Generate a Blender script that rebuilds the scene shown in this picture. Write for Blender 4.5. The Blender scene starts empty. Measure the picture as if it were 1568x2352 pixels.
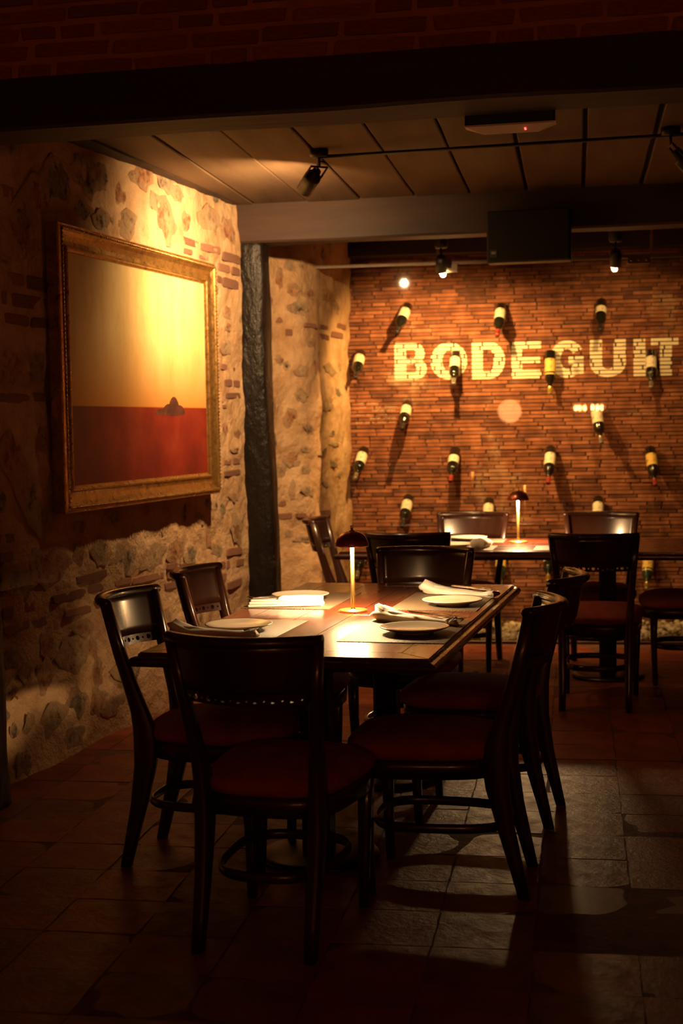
import bpy, math, random
from math import sin, cos, pi, sqrt, radians as R
from mathutils import Vector, Matrix, noise

SC = bpy.context.scene
COL = SC.collection

# ------------------------------------------------------------------ camera
CAM_H = 1.52
YAW, PITCH, ROLL = R(12.0), 0.061, 0.018
cam = bpy.data.objects.new('camera', bpy.data.cameras.new('camera'))
COL.objects.link(cam)
fw = Vector((-sin(YAW) * cos(PITCH), cos(YAW) * cos(PITCH), -sin(PITCH)))
r0 = Vector((cos(YAW), sin(YAW), 0))
u0 = r0.cross(fw)
rt = cos(ROLL) * r0 - sin(ROLL) * u0
up = rt.cross(fw)
cam.matrix_world = Matrix(((rt.x, up.x, -fw.x, 0), (rt.y, up.y, -fw.y, 0), (rt.z, up.z, -fw.z, CAM_H), (0, 0, 0, 1)))
cam.data.sensor_fit = 'VERTICAL'
cam.data.sensor_height = 36.0
cam.data.lens = 50.0
cam.data.clip_start = 0.05
cam.data.dof.use_dof = True
cam.data.dof.focus_distance = 5.3
cam.data.dof.aperture_fstop = 3.2
SC.camera = cam

# ------------------------------------------------------------------ world, colour management, lights
SC.view_settings.view_transform = 'Standard'
SC.view_settings.look = 'None'
SC.view_settings.gamma = 1.0
SC.view_settings.use_curve_mapping = False
SC.view_settings.exposure = 1.0
SC.cycles.max_bounces = 4
SC.cycles.diffuse_bounces = 3
SC.cycles.glossy_bounces = 2
SC.cycles.transparent_max_bounces = 8
SC.cycles.caustics_reflective = False
SC.cycles.caustics_refractive = False
SC.cycles.sample_clamp_indirect = 4.0
W = bpy.data.worlds.new('world')
SC.world = W
W.use_nodes = True
W.node_tree.nodes['Background'].inputs[0].default_value = (0.9, 0.33, 0.15, 1)
W.node_tree.nodes['Background'].inputs[1].default_value = 0.0022

WARM = (1.0, 0.60, 0.27)
REDDISH = (1.0, 0.33, 0.10)
AMBER = (1.0, 0.52, 0.17)
P_PICTURE = 105.0      # track spot on the painting
P_CELLAR_A = 190.0     # ceiling spots in front of the glass
P_CELLAR_B = 36.0
P_SPILL = 62.0        # wide spill of the picture spot
P_TABLE = 15.5         # table lamps
E_LAMP = 6.0          # floor lamp behind the viewpoint
E_CANDLE = 150.0


def add_light(name, kind, loc, energy, color, aim=None, **kw):
    d = bpy.data.lights.new(name, kind)
    d.energy = energy
    d.color = color
    for k, v in kw.items():
        setattr(d, k, v)
    o = bpy.data.objects.new(name, d)
    COL.objects.link(o)
    o.location = loc
    if aim is not None:
        o.rotation_euler = (Vector(aim) - Vector(loc)).to_track_quat('-Z', 'Y').to_euler()
    return o


# ------------------------------------------------------------------ materials
def nt(name):
    m = bpy.data.materials.new(name)
    m.use_nodes = True
    t = m.node_tree
    return m, t, t.nodes['Principled BSDF']


def N(t, typ, **kw):
    n = t.nodes.new(typ)
    for k, v in kw.items():
        if k == 'inp':
            for a, b in v.items():
                n.inputs[a].default_value = b
        else:
            setattr(n, k, v)
    return n


def ramp(t, fac, stops):
    r = t.nodes.new('ShaderNodeValToRGB')
    e = r.color_ramp.elements
    while len(e) > 1:
        e.remove(e[-1])
    e[0].position = stops[0][0]
    e[0].color = tuple(stops[0][1]) + (1,)
    for p, c in stops[1:]:
        x = e.new(p)
        x.color = tuple(c) + (1,)
    t.links.new(fac, r.inputs[0])
    return r.outputs[0]


def mat(name, stops, scale=8.0, rough=0.6, bump=0.0, bscale=None, metal=0.0, coat=0.0, stretch=None,
        detail=5.0, rand=0.0, coords='Object', spec=0.5, rvar=0.0, bdist=0.01):
    """noise-driven principled material; stops = [(pos, rgb), ...] on the noise"""
    m, t, b = nt(name)
    tc = N(t, 'ShaderNodeTexCoord')
    mp = N(t, 'ShaderNodeMapping')
    if stretch:
        mp.inputs['Scale'].default_value = stretch
    t.links.new(tc.outputs[coords], mp.inputs[0])
    nz = N(t, 'ShaderNodeTexNoise', inp={'Scale': scale, 'Detail': detail, 'Roughness': 0.6})
    t.links.new(mp.outputs[0], nz.inputs['Vector'])
    c = ramp(t, nz.outputs[0], stops)
    if rand:
        oi = N(t, 'ShaderNodeObjectInfo')
        mr = N(t, 'ShaderNodeMapRange', inp={3: 1 - rand, 4: 1 + rand})
        t.links.new(oi.outputs['Random'], mr.inputs[0])
        mx = N(t, 'ShaderNodeMix', data_type='RGBA', blend_type='MULTIPLY', inp={0: 1.0})
        t.links.new(c, mx.inputs[6])
        t.links.new(mr.outputs[0], mx.inputs[7])
        c = mx.outputs[2]
    t.links.new(c, b.inputs['Base Color'])
    b.inputs['Roughness'].default_value = rough
    b.inputs['Metallic'].default_value = metal
    b.inputs['Coat Weight'].default_value = coat
    b.inputs['Coat Roughness'].default_value = 0.12
    b.inputs['Specular IOR Level'].default_value = spec
    if rvar:
        mr = N(t, 'ShaderNodeMapRange', inp={1: 0.3, 2: 0.7, 3: max(0.02, rough - rvar), 4: rough + rvar})
        n3 = N(t, 'ShaderNodeTexNoise', inp={'Scale': scale * 2.3, 'Detail': 4.0})
        t.links.new(mp.outputs[0], n3.inputs['Vector'])
        t.links.new(n3.outputs[0], mr.inputs[0])
        t.links.new(mr.outputs[0], b.inputs['Roughness'])
    if bump:
        n2 = N(t, 'ShaderNodeTexNoise', inp={'Scale': bscale or scale * 3, 'Detail': 6.0, 'Roughness': 0.65})
        t.links.new(mp.outputs[0], n2.inputs['Vector'])
        bp = N(t, 'ShaderNodeBump', inp={'Strength': bump, 'Distance': bdist})
        t.links.new(n2.outputs[0], bp.inputs['Height'])
        t.links.new(bp.outputs[0], b.inputs['Normal'])
    return m


def emis(name, color, strength):
    m, t, b = nt(name)
    b.inputs['Base Color'].default_value = tuple(color) + (1,)
    b.inputs['Emission Color'].default_value = tuple(color) + (1,)
    b.inputs['Emission Strength'].default_value = strength
    return m


MT = {}
PLASTER = [(0.30, (0.40, 0.225, 0.105)), (0.46, (0.54, 0.335, 0.175)), (0.7, (0.66, 0.44, 0.25))]
MT['plaster'] = mat('plaster', PLASTER, 5.0, 0.9, 1.0, 22.0, bdist=0.022)


def stone_material(name, stops):
    """rubble stone whose ragged margin is smeared over with plaster (object coords span -0.5..0.5)"""
    m, t, b = nt(name)
    tc = N(t, 'ShaderNodeTexCoord')
    geo = N(t, 'ShaderNodeNewGeometry')
    oi = N(t, 'ShaderNodeObjectInfo')
    n1 = N(t, 'ShaderNodeTexNoise', inp={'Scale': 17.0, 'Detail': 7.0, 'Roughness': 0.7})
    t.links.new(geo.outputs['Position'], n1.inputs[0])
    c = ramp(t, n1.outputs[0], stops)
    mr = N(t, 'ShaderNodeMapRange', inp={3: 0.8, 4: 1.25})
    t.links.new(oi.outputs['Random'], mr.inputs[0])
    mu = N(t, 'ShaderNodeMix', data_type='RGBA', blend_type='MULTIPLY', inp={0: 1.0})
    t.links.new(c, mu.inputs[6])
    t.links.new(mr.outputs[0], mu.inputs[7])
    n5 = N(t, 'ShaderNodeTexNoise', inp={'Scale': 5.0, 'Detail': 5.0, 'Roughness': 0.6})
    t.links.new(geo.outputs['Position'], n5.inputs[0])
    pl = ramp(t, n5.outputs[0], PLASTER)
    flat = N(t, 'ShaderNodeVectorMath', operation='MULTIPLY', inp={1: (2.0, 2.0, 0.0)})
    t.links.new(tc.outputs['Object'], flat.inputs[0])
    ln = N(t, 'ShaderNodeVectorMath', operation='LENGTH')
    t.links.new(flat.outputs[0], ln.inputs[0])
    n2 = N(t, 'ShaderNodeTexNoise', inp={'Scale': 16.0, 'Detail': 7.0, 'Roughness': 0.72})
    t.links.new(geo.outputs['Position'], n2.inputs[0])
    ad = N(t, 'ShaderNodeMath', operation='MULTIPLY_ADD', inp={1: 3.4, 2: -1.7})
    t.links.new(n2.outputs[0], ad.inputs[0])
    sm = N(t, 'ShaderNodeMath', operation='ADD')
    t.links.new(ln.outputs['Value'], sm.inputs[0])
    t.links.new(ad.outputs[0], sm.inputs[1])
    fc = N(t, 'ShaderNodeMapRange', inp={1: 0.52, 2: 0.72, 3: 0.0, 4: 1.0})
    t.links.new(sm.outputs[0], fc.inputs[0])
    mx = N(t, 'ShaderNodeMix', data_type='RGBA')
    t.links.new(fc.outputs[0], mx.inputs[0])
    t.links.new(mu.outputs[2], mx.inputs[6])
    t.links.new(pl, mx.inputs[7])
    t.links.new(mx.outputs[2], b.inputs['Base Color'])
    b.inputs['Roughness'].default_value = 0.92
    n3 = N(t, 'ShaderNodeTexNoise', inp={'Scale': 34.0, 'Detail': 8.0, 'Roughness': 0.72})
    t.links.new(geo.outputs['Position'], n3.inputs[0])
    bp = N(t, 'ShaderNodeBump', inp={'Strength': 1.0, 'Distance': 0.03})
    t.links.new(n3.outputs[0], bp.inputs['Height'])
    t.links.new(bp.outputs[0], b.inputs['Normal'])
    return m


MT['stone_pale'] = stone_material('stone_pale', [(0.34, (0.16, 0.09, 0.045)), (0.46, (0.45, 0.30, 0.165)), (0.7, (0.64, 0.47, 0.29))])
MT['stone_grey_pit_shade'] = stone_material('stone_grey_pit_shade', [(0.38, (0.075, 0.048, 0.027)), (0.48, (0.29, 0.205, 0.12)), (0.68, (0.54, 0.43, 0.28))])  # grey stones, and pits on the pier with their shade in the colour
MT['stone_rust'] = stone_material('stone_rust', [(0.36, (0.17, 0.055, 0.022)), (0.48, (0.45, 0.20, 0.09)), (0.66, (0.62, 0.38, 0.20))])
MT['old_brick'] = mat('old_brick', [(0.3, (0.20, 0.085, 0.05)), (0.6, (0.36, 0.17, 0.10)), (0.8, (0.46, 0.25, 0.15))], 12.0, 0.9, 0.7, 50.0, rand=0.25)
MT['header_brick'] = mat('header_brick', [(0.3, (0.34, 0.10, 0.055)), (0.6, (0.56, 0.18, 0.09)), (0.8, (0.64, 0.27, 0.14))], 9.0, 0.9, 0.8, 30.0, rand=0.2)
MT['header_mortar'] = mat('header_mortar', [(0.3, (0.40, 0.15, 0.08)), (0.7, (0.64, 0.26, 0.14))], 6.0, 0.95, 0.9, 25.0)
MT['mortar'] = mat('mortar', [(0.3, (0.035, 0.018, 0.01)), (0.7, (0.10, 0.05, 0.028))], 20.0, 0.95, 0.5)
MT['black_wood'] = mat('black_wood', [(0.3, (0.004, 0.003, 0.0025)), (0.7, (0.014, 0.010, 0.008))], 4.0, 0.36, 1.0, 9.0, stretch=(1, 1, 0.45), rvar=0.1, spec=0.3, bdist=0.03)
MT['beam_wood'] = mat('beam_wood', [(0.3, (0.018, 0.008, 0.0045)), (0.7, (0.055, 0.025, 0.013))], 5.0, 0.7, 0.5, 12.0, stretch=(0.12, 1, 1))
MT['plank_wood'] = mat('plank_wood', [(0.3, (0.06, 0.033, 0.016)), (0.55, (0.125, 0.074, 0.036)), (0.75, (0.16, 0.10, 0.05))], 3.5, 0.75, 0.3, 16.0, stretch=(1, 0.22, 1), rand=0.18)
MT['gap'] = mat('ceiling_back', [(0.4, (0.01, 0.006, 0.004)), (0.6, (0.015, 0.009, 0.006))], 4.0, 0.95)
MT['tile'] = mat('terracotta_tile', [(0.3, (0.12, 0.024, 0.010)), (0.5, (0.21, 0.046, 0.018)), (0.72, (0.28, 0.075, 0.03))], 6.0, 0.42, 0.8, 38.0, rand=0.3, rvar=0.14, spec=0.28, bdist=0.005)
MT['slate_tile'] = mat('slate_tile', [(0.3, (0.07, 0.055, 0.035)), (0.7, (0.15, 0.115, 0.07))], 6.0, 0.42, 0.3, 30.0, rand=0.15, bdist=0.004, spec=0.3)
MT['grout'] = mat('grout', [(0.3, (0.07, 0.024, 0.013)), (0.7, (0.17, 0.065, 0.034))], 14.0, 0.8, 0.6)
MT['chair_wood'] = mat('chair_wood', [(0.3, (0.018, 0.006, 0.004)), (0.7, (0.05, 0.017, 0.010))], 3.0, 0.30, 0.06, 8.0, stretch=(1, 1, 0.2), coat=0.3, rvar=0.05, bdist=0.003)
MT['seat_cloth'] = mat('seat_cloth', [(0.3, (0.23, 0.042, 0.022)), (0.7, (0.36, 0.078, 0.042))], 14.0, 0.92, 0.3, 260.0, bdist=0.002)
MT['table_wood'] = mat('table_wood', [(0.3, (0.040, 0.0085, 0.0045)), (0.55, (0.085, 0.017, 0.008)), (0.75, (0.115, 0.027, 0.012))], 3.2, 0.27, 0.04, 9.0, stretch=(1.2, 0.18, 1), coat=0.5, rand=0.22, rvar=0.07, bdist=0.003)
MT['edge_wood'] = mat('edge_wood', [(0.3, (0.022, 0.007, 0.004)), (0.7, (0.06, 0.02, 0.011))], 4.0, 0.25, 0.08, 14.0, coat=0.5, rvar=0.06, bdist=0.003)
MT['iron'] = mat('iron', [(0.3, (0.012, 0.011, 0.010)), (0.7, (0.03, 0.026, 0.022))], 10.0, 0.45, 0.05, 40.0, metal=0.3)
MT['base_metal'] = mat('base_metal', [(0.3, (0.05, 0.045, 0.03)), (0.7, (0.10, 0.085, 0.06))], 10.0, 0.32, 0.1, 40.0, metal=0.8)
MT['china'] = mat('china', [(0.3, (0.74, 0.68, 0.56)), (0.7, (0.80, 0.74, 0.62))], 3.0, 0.18, coat=0.5)
MT['linen'] = mat('linen', [(0.3, (0.78, 0.74, 0.66)), (0.7, (0.86, 0.82, 0.74))], 6.0, 0.85, 0.25, 300.0, bdist=0.002)
for _m in ('linen',):
    _b = MT[_m].node_tree.nodes['Principled BSDF']
    _b.inputs['Subsurface Weight'].default_value = 0.5
    _b.inputs['Subsurface Radius'].default_value = (0.03, 0.025, 0.02)
    _b.inputs['Subsurface Scale'].default_value = 1.0
MT['steel'] = mat('steel', [(0.3, (0.55, 0.52, 0.47)), (0.7, (0.66, 0.62, 0.56))], 6.0, 0.22, metal=1.0)
MT['brass'] = mat('brass', [(0.3, (0.78, 0.50, 0.14)), (0.7, (0.86, 0.58, 0.19))], 8.0, 0.33, metal=1.0)
MT['copper_shade'] = mat('copper_shade', [(0.3, (0.36, 0.12, 0.07)), (0.7, (0.44, 0.155, 0.09))], 5.0, 0.30, metal=0.9)
MT['shade_inner'] = mat('shade_inner', [(0.3, (0.75, 0.62, 0.42)), (0.7, (0.8, 0.68, 0.48))], 5.0, 0.5)
MT['diffuser'] = emis('lamp_diffuser', (1.0, 0.72, 0.36), 6.0)
MT['black_plastic'] = mat('black_plastic', [(0.3, (0.004, 0.0035, 0.003)), (0.7, (0.007, 0.006, 0.005))], 12.0, 0.5, 0.05, 80.0)
MT['grille'] = mat('speaker_grille', [(0.3, (0.003, 0.0025, 0.0025)), (0.7, (0.006, 0.005, 0.0045))], 200.0, 0.8, 0.5, 300.0)
MT['logo'] = mat('logo_silver', [(0.3, (0.42, 0.36, 0.30)), (0.7, (0.5, 0.44, 0.37))], 12.0, 0.4, metal=0.6)
MT['white_plastic'] = mat('white_plastic', [(0.3, (0.62, 0.50, 0.38)), (0.7, (0.68, 0.56, 0.43))], 6.0, 0.5)
MT['red_led'] = emis('red_led', (1.0, 0.03, 0.02), 6.0)
MT['lens_glow'] = emis('spot_lens', (1.0, 0.72, 0.38), 40.0)
MT['gold_frame'] = mat('gold_frame', [(0.28, (0.16, 0.075, 0.022)), (0.42, (0.40, 0.22, 0.065)), (0.72, (0.54, 0.32, 0.10))], 20.0, 0.32, 0.2, 60.0, metal=0.85, rvar=0.1, bdist=0.004)
MT['dark_frame'] = mat('dark_frame', [(0.3, (0.07, 0.02, 0.010)), (0.6, (0.17, 0.06, 0.025)), (0.8, (0.34, 0.17, 0.06))], 20.0, 0.36, 0.35, 60.0, metal=0.5, bdist=0.004)
MT['mound_paint'] = mat('mound_paint', [(0.35, (0.035, 0.010, 0.007)), (0.55, (0.09, 0.022, 0.012)), (0.7, (0.16, 0.05, 0.024))], 14.0, 0.6)
MT['bottle_glass'] = mat('bottle_glass', [(0.3, (0.005, 0.005, 0.003)), (0.7, (0.010, 0.010, 0.006))], 4.0, 0.07, coat=0.4)
MT['bottle_green'] = mat('bottle_green', [(0.3, (0.010, 0.028, 0.010)), (0.7, (0.020, 0.05, 0.016))], 4.0, 0.07, coat=0.4)
MT['label_cream'] = mat('label_cream', [(0.40, (0.36, 0.29, 0.19)), (0.46, (0.70, 0.62, 0.44)), (0.7, (0.76, 0.68, 0.50))], 22.0, 0.7)
MT['label_yellow'] = mat('label_yellow', [(0.38, (0.30, 0.19, 0.05)), (0.46, (0.72, 0.47, 0.10)), (0.7, (0.78, 0.54, 0.14))], 22.0, 0.7)
MT['cap_black'] = mat('cap_black', [(0.3, (0.015, 0.013, 0.012)), (0.7, (0.03, 0.026, 0.022))], 8.0, 0.35)
MT['cap_red'] = mat('cap_red', [(0.3, (0.22, 0.025, 0.025)), (0.7, (0.30, 0.04, 0.035))], 8.0, 0.35)
MT['cap_gold'] = mat('cap_gold', [(0.3, (0.55, 0.40, 0.10)), (0.7, (0.65, 0.48, 0.14))], 8.0, 0.3, metal=0.8)
MT['cap_silver'] = mat('cap_silver', [(0.3, (0.42, 0.38, 0.32)), (0.7, (0.52, 0.47, 0.4))], 8.0, 0.3, metal=0.8)
MT['cap_green'] = mat('cap_green', [(0.3, (0.12, 0.28, 0.15)), (0.7, (0.17, 0.36, 0.2))], 8.0, 0.4)
MT['paint'] = mat('letter_paint', [(0.28, (0.50, 0.36, 0.19)), (0.38, (0.80, 0.70, 0.47)), (0.7, (0.86, 0.77, 0.55))], 26.0, 0.85, 0.3, 60.0)
MT['chalk'] = mat('chalk_marks', [(0.3, (0.50, 0.34, 0.20)), (0.7, (0.72, 0.56, 0.38))], 40.0, 0.9)
MT['pebble'] = mat('pebble', [(0.3, (0.16, 0.11, 0.06)), (0.5, (0.38, 0.29, 0.18)), (0.7, (0.66, 0.56, 0.40))], 7.0, 0.7, 0.4, 60.0)
MT['candle_bulb'] = emis('candle_bulb', (1.0, 0.30, 0.085), E_CANDLE)
MT['globe'] = emis('globe_shade', (1.0, 0.36, 0.11), E_LAMP)
MT['rail_metal'] = mat('rail_metal', [(0.3, (0.08, 0.05, 0.03)), (0.7, (0.12, 0.08, 0.05))], 10.0, 0.45, metal=0.5)
MT['fitting'] = mat('glass_fitting', [(0.3, (0.16, 0.10, 0.055)), (0.7, (0.22, 0.14, 0.08))], 10.0, 0.5, metal=0.2)
MT['plain_wall'] = mat('plain_wall', [(0.3, (0.22, 0.10, 0.06)), (0.7, (0.34, 0.17, 0.10))], 3.0, 0.9, 0.5)


def brick_material(name, k):
    """thin handmade brick, k shifts the firing colour"""
    a = [(0.145, 0.044, 0.018), (0.215, 0.070, 0.028), (0.275, 0.098, 0.042), (0.12, 0.040, 0.02)][k]
    b = tuple(min(1, v * 1.35 + 0.02) for v in a)
    d = tuple(v * 0.6 for v in a)
    m, t, p = nt(name)
    geo = N(t, 'ShaderNodeNewGeometry')
    n1 = N(t, 'ShaderNodeTexNoise', inp={'Scale': 11.0, 'Detail': 5.0})
    t.links.new(geo.outputs['Position'], n1.inputs['Vector'])
    c = ramp(t, n1.outputs[0], [(0.3, d), (0.5, a), (0.72, b)])
    # lime bloom left on parts of the wall
    n2 = N(t, 'ShaderNodeTexNoise', inp={'Scale': 1.5, 'Detail': 7.0, 'Roughness': 0.68})
    t.links.new(geo.outputs['Position'], n2.inputs['Vector'])
    lime = N(t, 'ShaderNodeMapRange', inp={1: 0.60, 2: 0.70, 3: 0.0, 4: 0.65})
    t.links.new(n2.outputs[0], lime.inputs[0])
    mx = N(t, 'ShaderNodeMix', data_type='RGBA')
    t.links.new(lime.outputs[0], mx.inputs[0])
    t.links.new(c, mx.inputs[6])
    mx.inputs[7].default_value = (0.46, 0.30, 0.18, 1)
    t.links.new(mx.outputs[2], p.inputs['Base Color'])
    p.inputs['Roughness'].default_value = 0.88
    n3 = N(t, 'ShaderNodeTexNoise', inp={'Scale': 70.0, 'Detail': 4.0})
    t.links.new(geo.outputs['Position'], n3.inputs['Vector'])
    bp = N(t, 'ShaderNodeBump', inp={'Strength': 0.5, 'Distance': 0.006})
    t.links.new(n3.outputs[0], bp.inputs['Height'])
    t.links.new(bp.outputs[0], p.inputs['Normal'])
    return m


BRICKM = [brick_material('thin_brick_%d' % i, i) for i in range(4)]


def pane_material():
    m = bpy.data.materials.new('clear_pane')
    m.use_nodes = True
    t = m.node_tree
    t.nodes.clear()
    out = N(t, 'ShaderNodeOutputMaterial')
    tr = N(t, 'ShaderNodeBsdfTransparent', inp={0: (0.95, 0.96, 0.93, 1)})
    gl = N(t, 'ShaderNodeBsdfGlossy', inp={0: (1, 1, 1, 1), 1: 0.02})
    geo = N(t, 'ShaderNodeNewGeometry')
    dt = N(t, 'ShaderNodeVectorMath', operation='DOT_PRODUCT')
    t.links.new(geo.outputs['Normal'], dt.inputs[0])
    t.links.new(geo.outputs['Incoming'], dt.inputs[1])
    ab = N(t, 'ShaderNodeMath', operation='ABSOLUTE')
    t.links.new(dt.outputs['Value'], ab.inputs[0])
    om = N(t, 'ShaderNodeMath', operation='SUBTRACT', inp={0: 1.0})
    t.links.new(ab.outputs[0], om.inputs[1])
    pw = N(t, 'ShaderNodeMath', operation='POWER', inp={1: 5.0})
    t.links.new(om.outputs[0], pw.inputs[0])
    fr = N(t, 'ShaderNodeMath', operation='MULTIPLY_ADD', inp={1: 0.96, 2: 0.04})
    t.links.new(pw.outputs[0], fr.inputs[0])
    mx = N(t, 'ShaderNodeMixShader')
    t.links.new(fr.outputs[0], mx.inputs[0])
    t.links.new(tr.outputs[0], mx.inputs[1])
    t.links.new(gl.outputs[0], mx.inputs[2])
    t.links.new(mx.outputs[0], out.inputs[0])
    return m


MT['pane'] = pane_material()


def mat_placemat():
    m, t, b = nt('woven_vinyl')
    tc = N(t, 'ShaderNodeTexCoord')
    w = []
    for ax in ('X', 'Y'):
        wv = N(t, 'ShaderNodeTexWave', wave_type='BANDS', bands_direction=ax, inp={'Scale': 48.0, 'Distortion': 0.3})
        t.links.new(tc.outputs['Object'], wv.inputs[0])
        w.append(wv.outputs[1])
    ck = N(t, 'ShaderNodeTexChecker', inp={'Scale': 150.0})
    t.links.new(tc.outputs['Object'], ck.inputs[0])
    h = N(t, 'ShaderNodeMix', data_type='FLOAT')
    t.links.new(ck.outputs[1], h.inputs[0])
    t.links.new(w[0], h.inputs[2])
    t.links.new(w[1], h.inputs[3])
    c = ramp(t, h.outputs[0], [(0.15, (0.022, 0.015, 0.010)), (0.6, (0.15, 0.105, 0.064)), (1.0, (0.28, 0.21, 0.135))])
    t.links.new(c, b.inputs['Base Color'])
    b.inputs['Roughness'].default_value = 0.42
    bp = N(t, 'ShaderNodeBump', inp={'Strength': 0.8, 'Distance': 0.003})
    t.links.new(h.outputs[0], bp.inputs['Height'])
    t.links.new(bp.outputs[0], b.inputs['Normal'])
    return m


MT['placemat'] = mat_placemat()


def mat_canvas():
    """plain two-tone landscape: golden sky over a dark red plain (object coords: x along width, z up)"""
    m, t, b = nt('painted_canvas')
    tc = N(t, 'ShaderNodeTexCoord')
    sep = N(t, 'ShaderNodeSeparateXYZ')
    t.links.new(tc.outputs['Object'], sep.inputs[0])
    n1 = N(t, 'ShaderNodeTexNoise', inp={'Scale': 2.2, 'Detail': 7.0, 'Roughness': 0.7})
    t.links.new(tc.outputs['Object'], n1.inputs[0])
    n2 = N(t, 'ShaderNodeTexNoise', inp={'Scale': 7.0, 'Detail': 8.0, 'Roughness': 0.7})
    mp = N(t, 'ShaderNodeMapping')
    mp.inputs['Scale'].default_value = (1, 1, 0.35)
    t.links.new(tc.outputs['Object'], mp.inputs[0])
    t.links.new(mp.outputs[0], n2.inputs[0])
    sky = ramp(t, n2.outputs[0], [(0.3, (0.64, 0.42, 0.15)), (0.5, (0.73, 0.53, 0.22)), (0.7, (0.80, 0.62, 0.30))])
    gnd = ramp(t, n1.outputs[0], [(0.3, (0.10, 0.010, 0.006)), (0.5, (0.19, 0.017, 0.009)), (0.72, (0.29, 0.042, 0.016))])
    # soft horizon with a warm haze of orange paint
    hz = N(t, 'ShaderNodeMapRange', inp={1: -0.17, 2: 0.20, 3: 0.0, 4: 1.0})
    t.links.new(sep.outputs[2], hz.inputs[0])
    haze = N(t, 'ShaderNodeMix', data_type='RGBA')
    t.links.new(hz.outputs[0], haze.inputs[0])
    haze.inputs[6].default_value = (0.56, 0.24, 0.05, 1)
    t.links.new(sky, haze.inputs[7])
    st = N(t, 'ShaderNodeMapRange', inp={1: -0.172, 2: -0.166, 3: 0.0, 4: 1.0})
    t.links.new(sep.outputs[2], st.inputs[0])
    mx = N(t, 'ShaderNodeMix', data_type='RGBA')
    t.links.new(st.outputs[0], mx.inputs[0])
    t.links.new(gnd, mx.inputs[6])
    t.links.new(haze.outputs[2], mx.inputs[7])
    t.links.new(mx.outputs[2], b.inputs['Base Color'])
    b.inputs['Roughness'].default_value = 0.5
    b.inputs['Specular IOR Level'].default_value = 0.3
    bp = N(t, 'ShaderNodeBump', inp={'Strength': 0.15, 'Distance': 0.004})
    t.links.new(n2.outputs[0], bp.inputs['Height'])
    t.links.new(bp.outputs[0], b.inputs['Normal'])
    return m


MT['canvas'] = mat_canvas()


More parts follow.
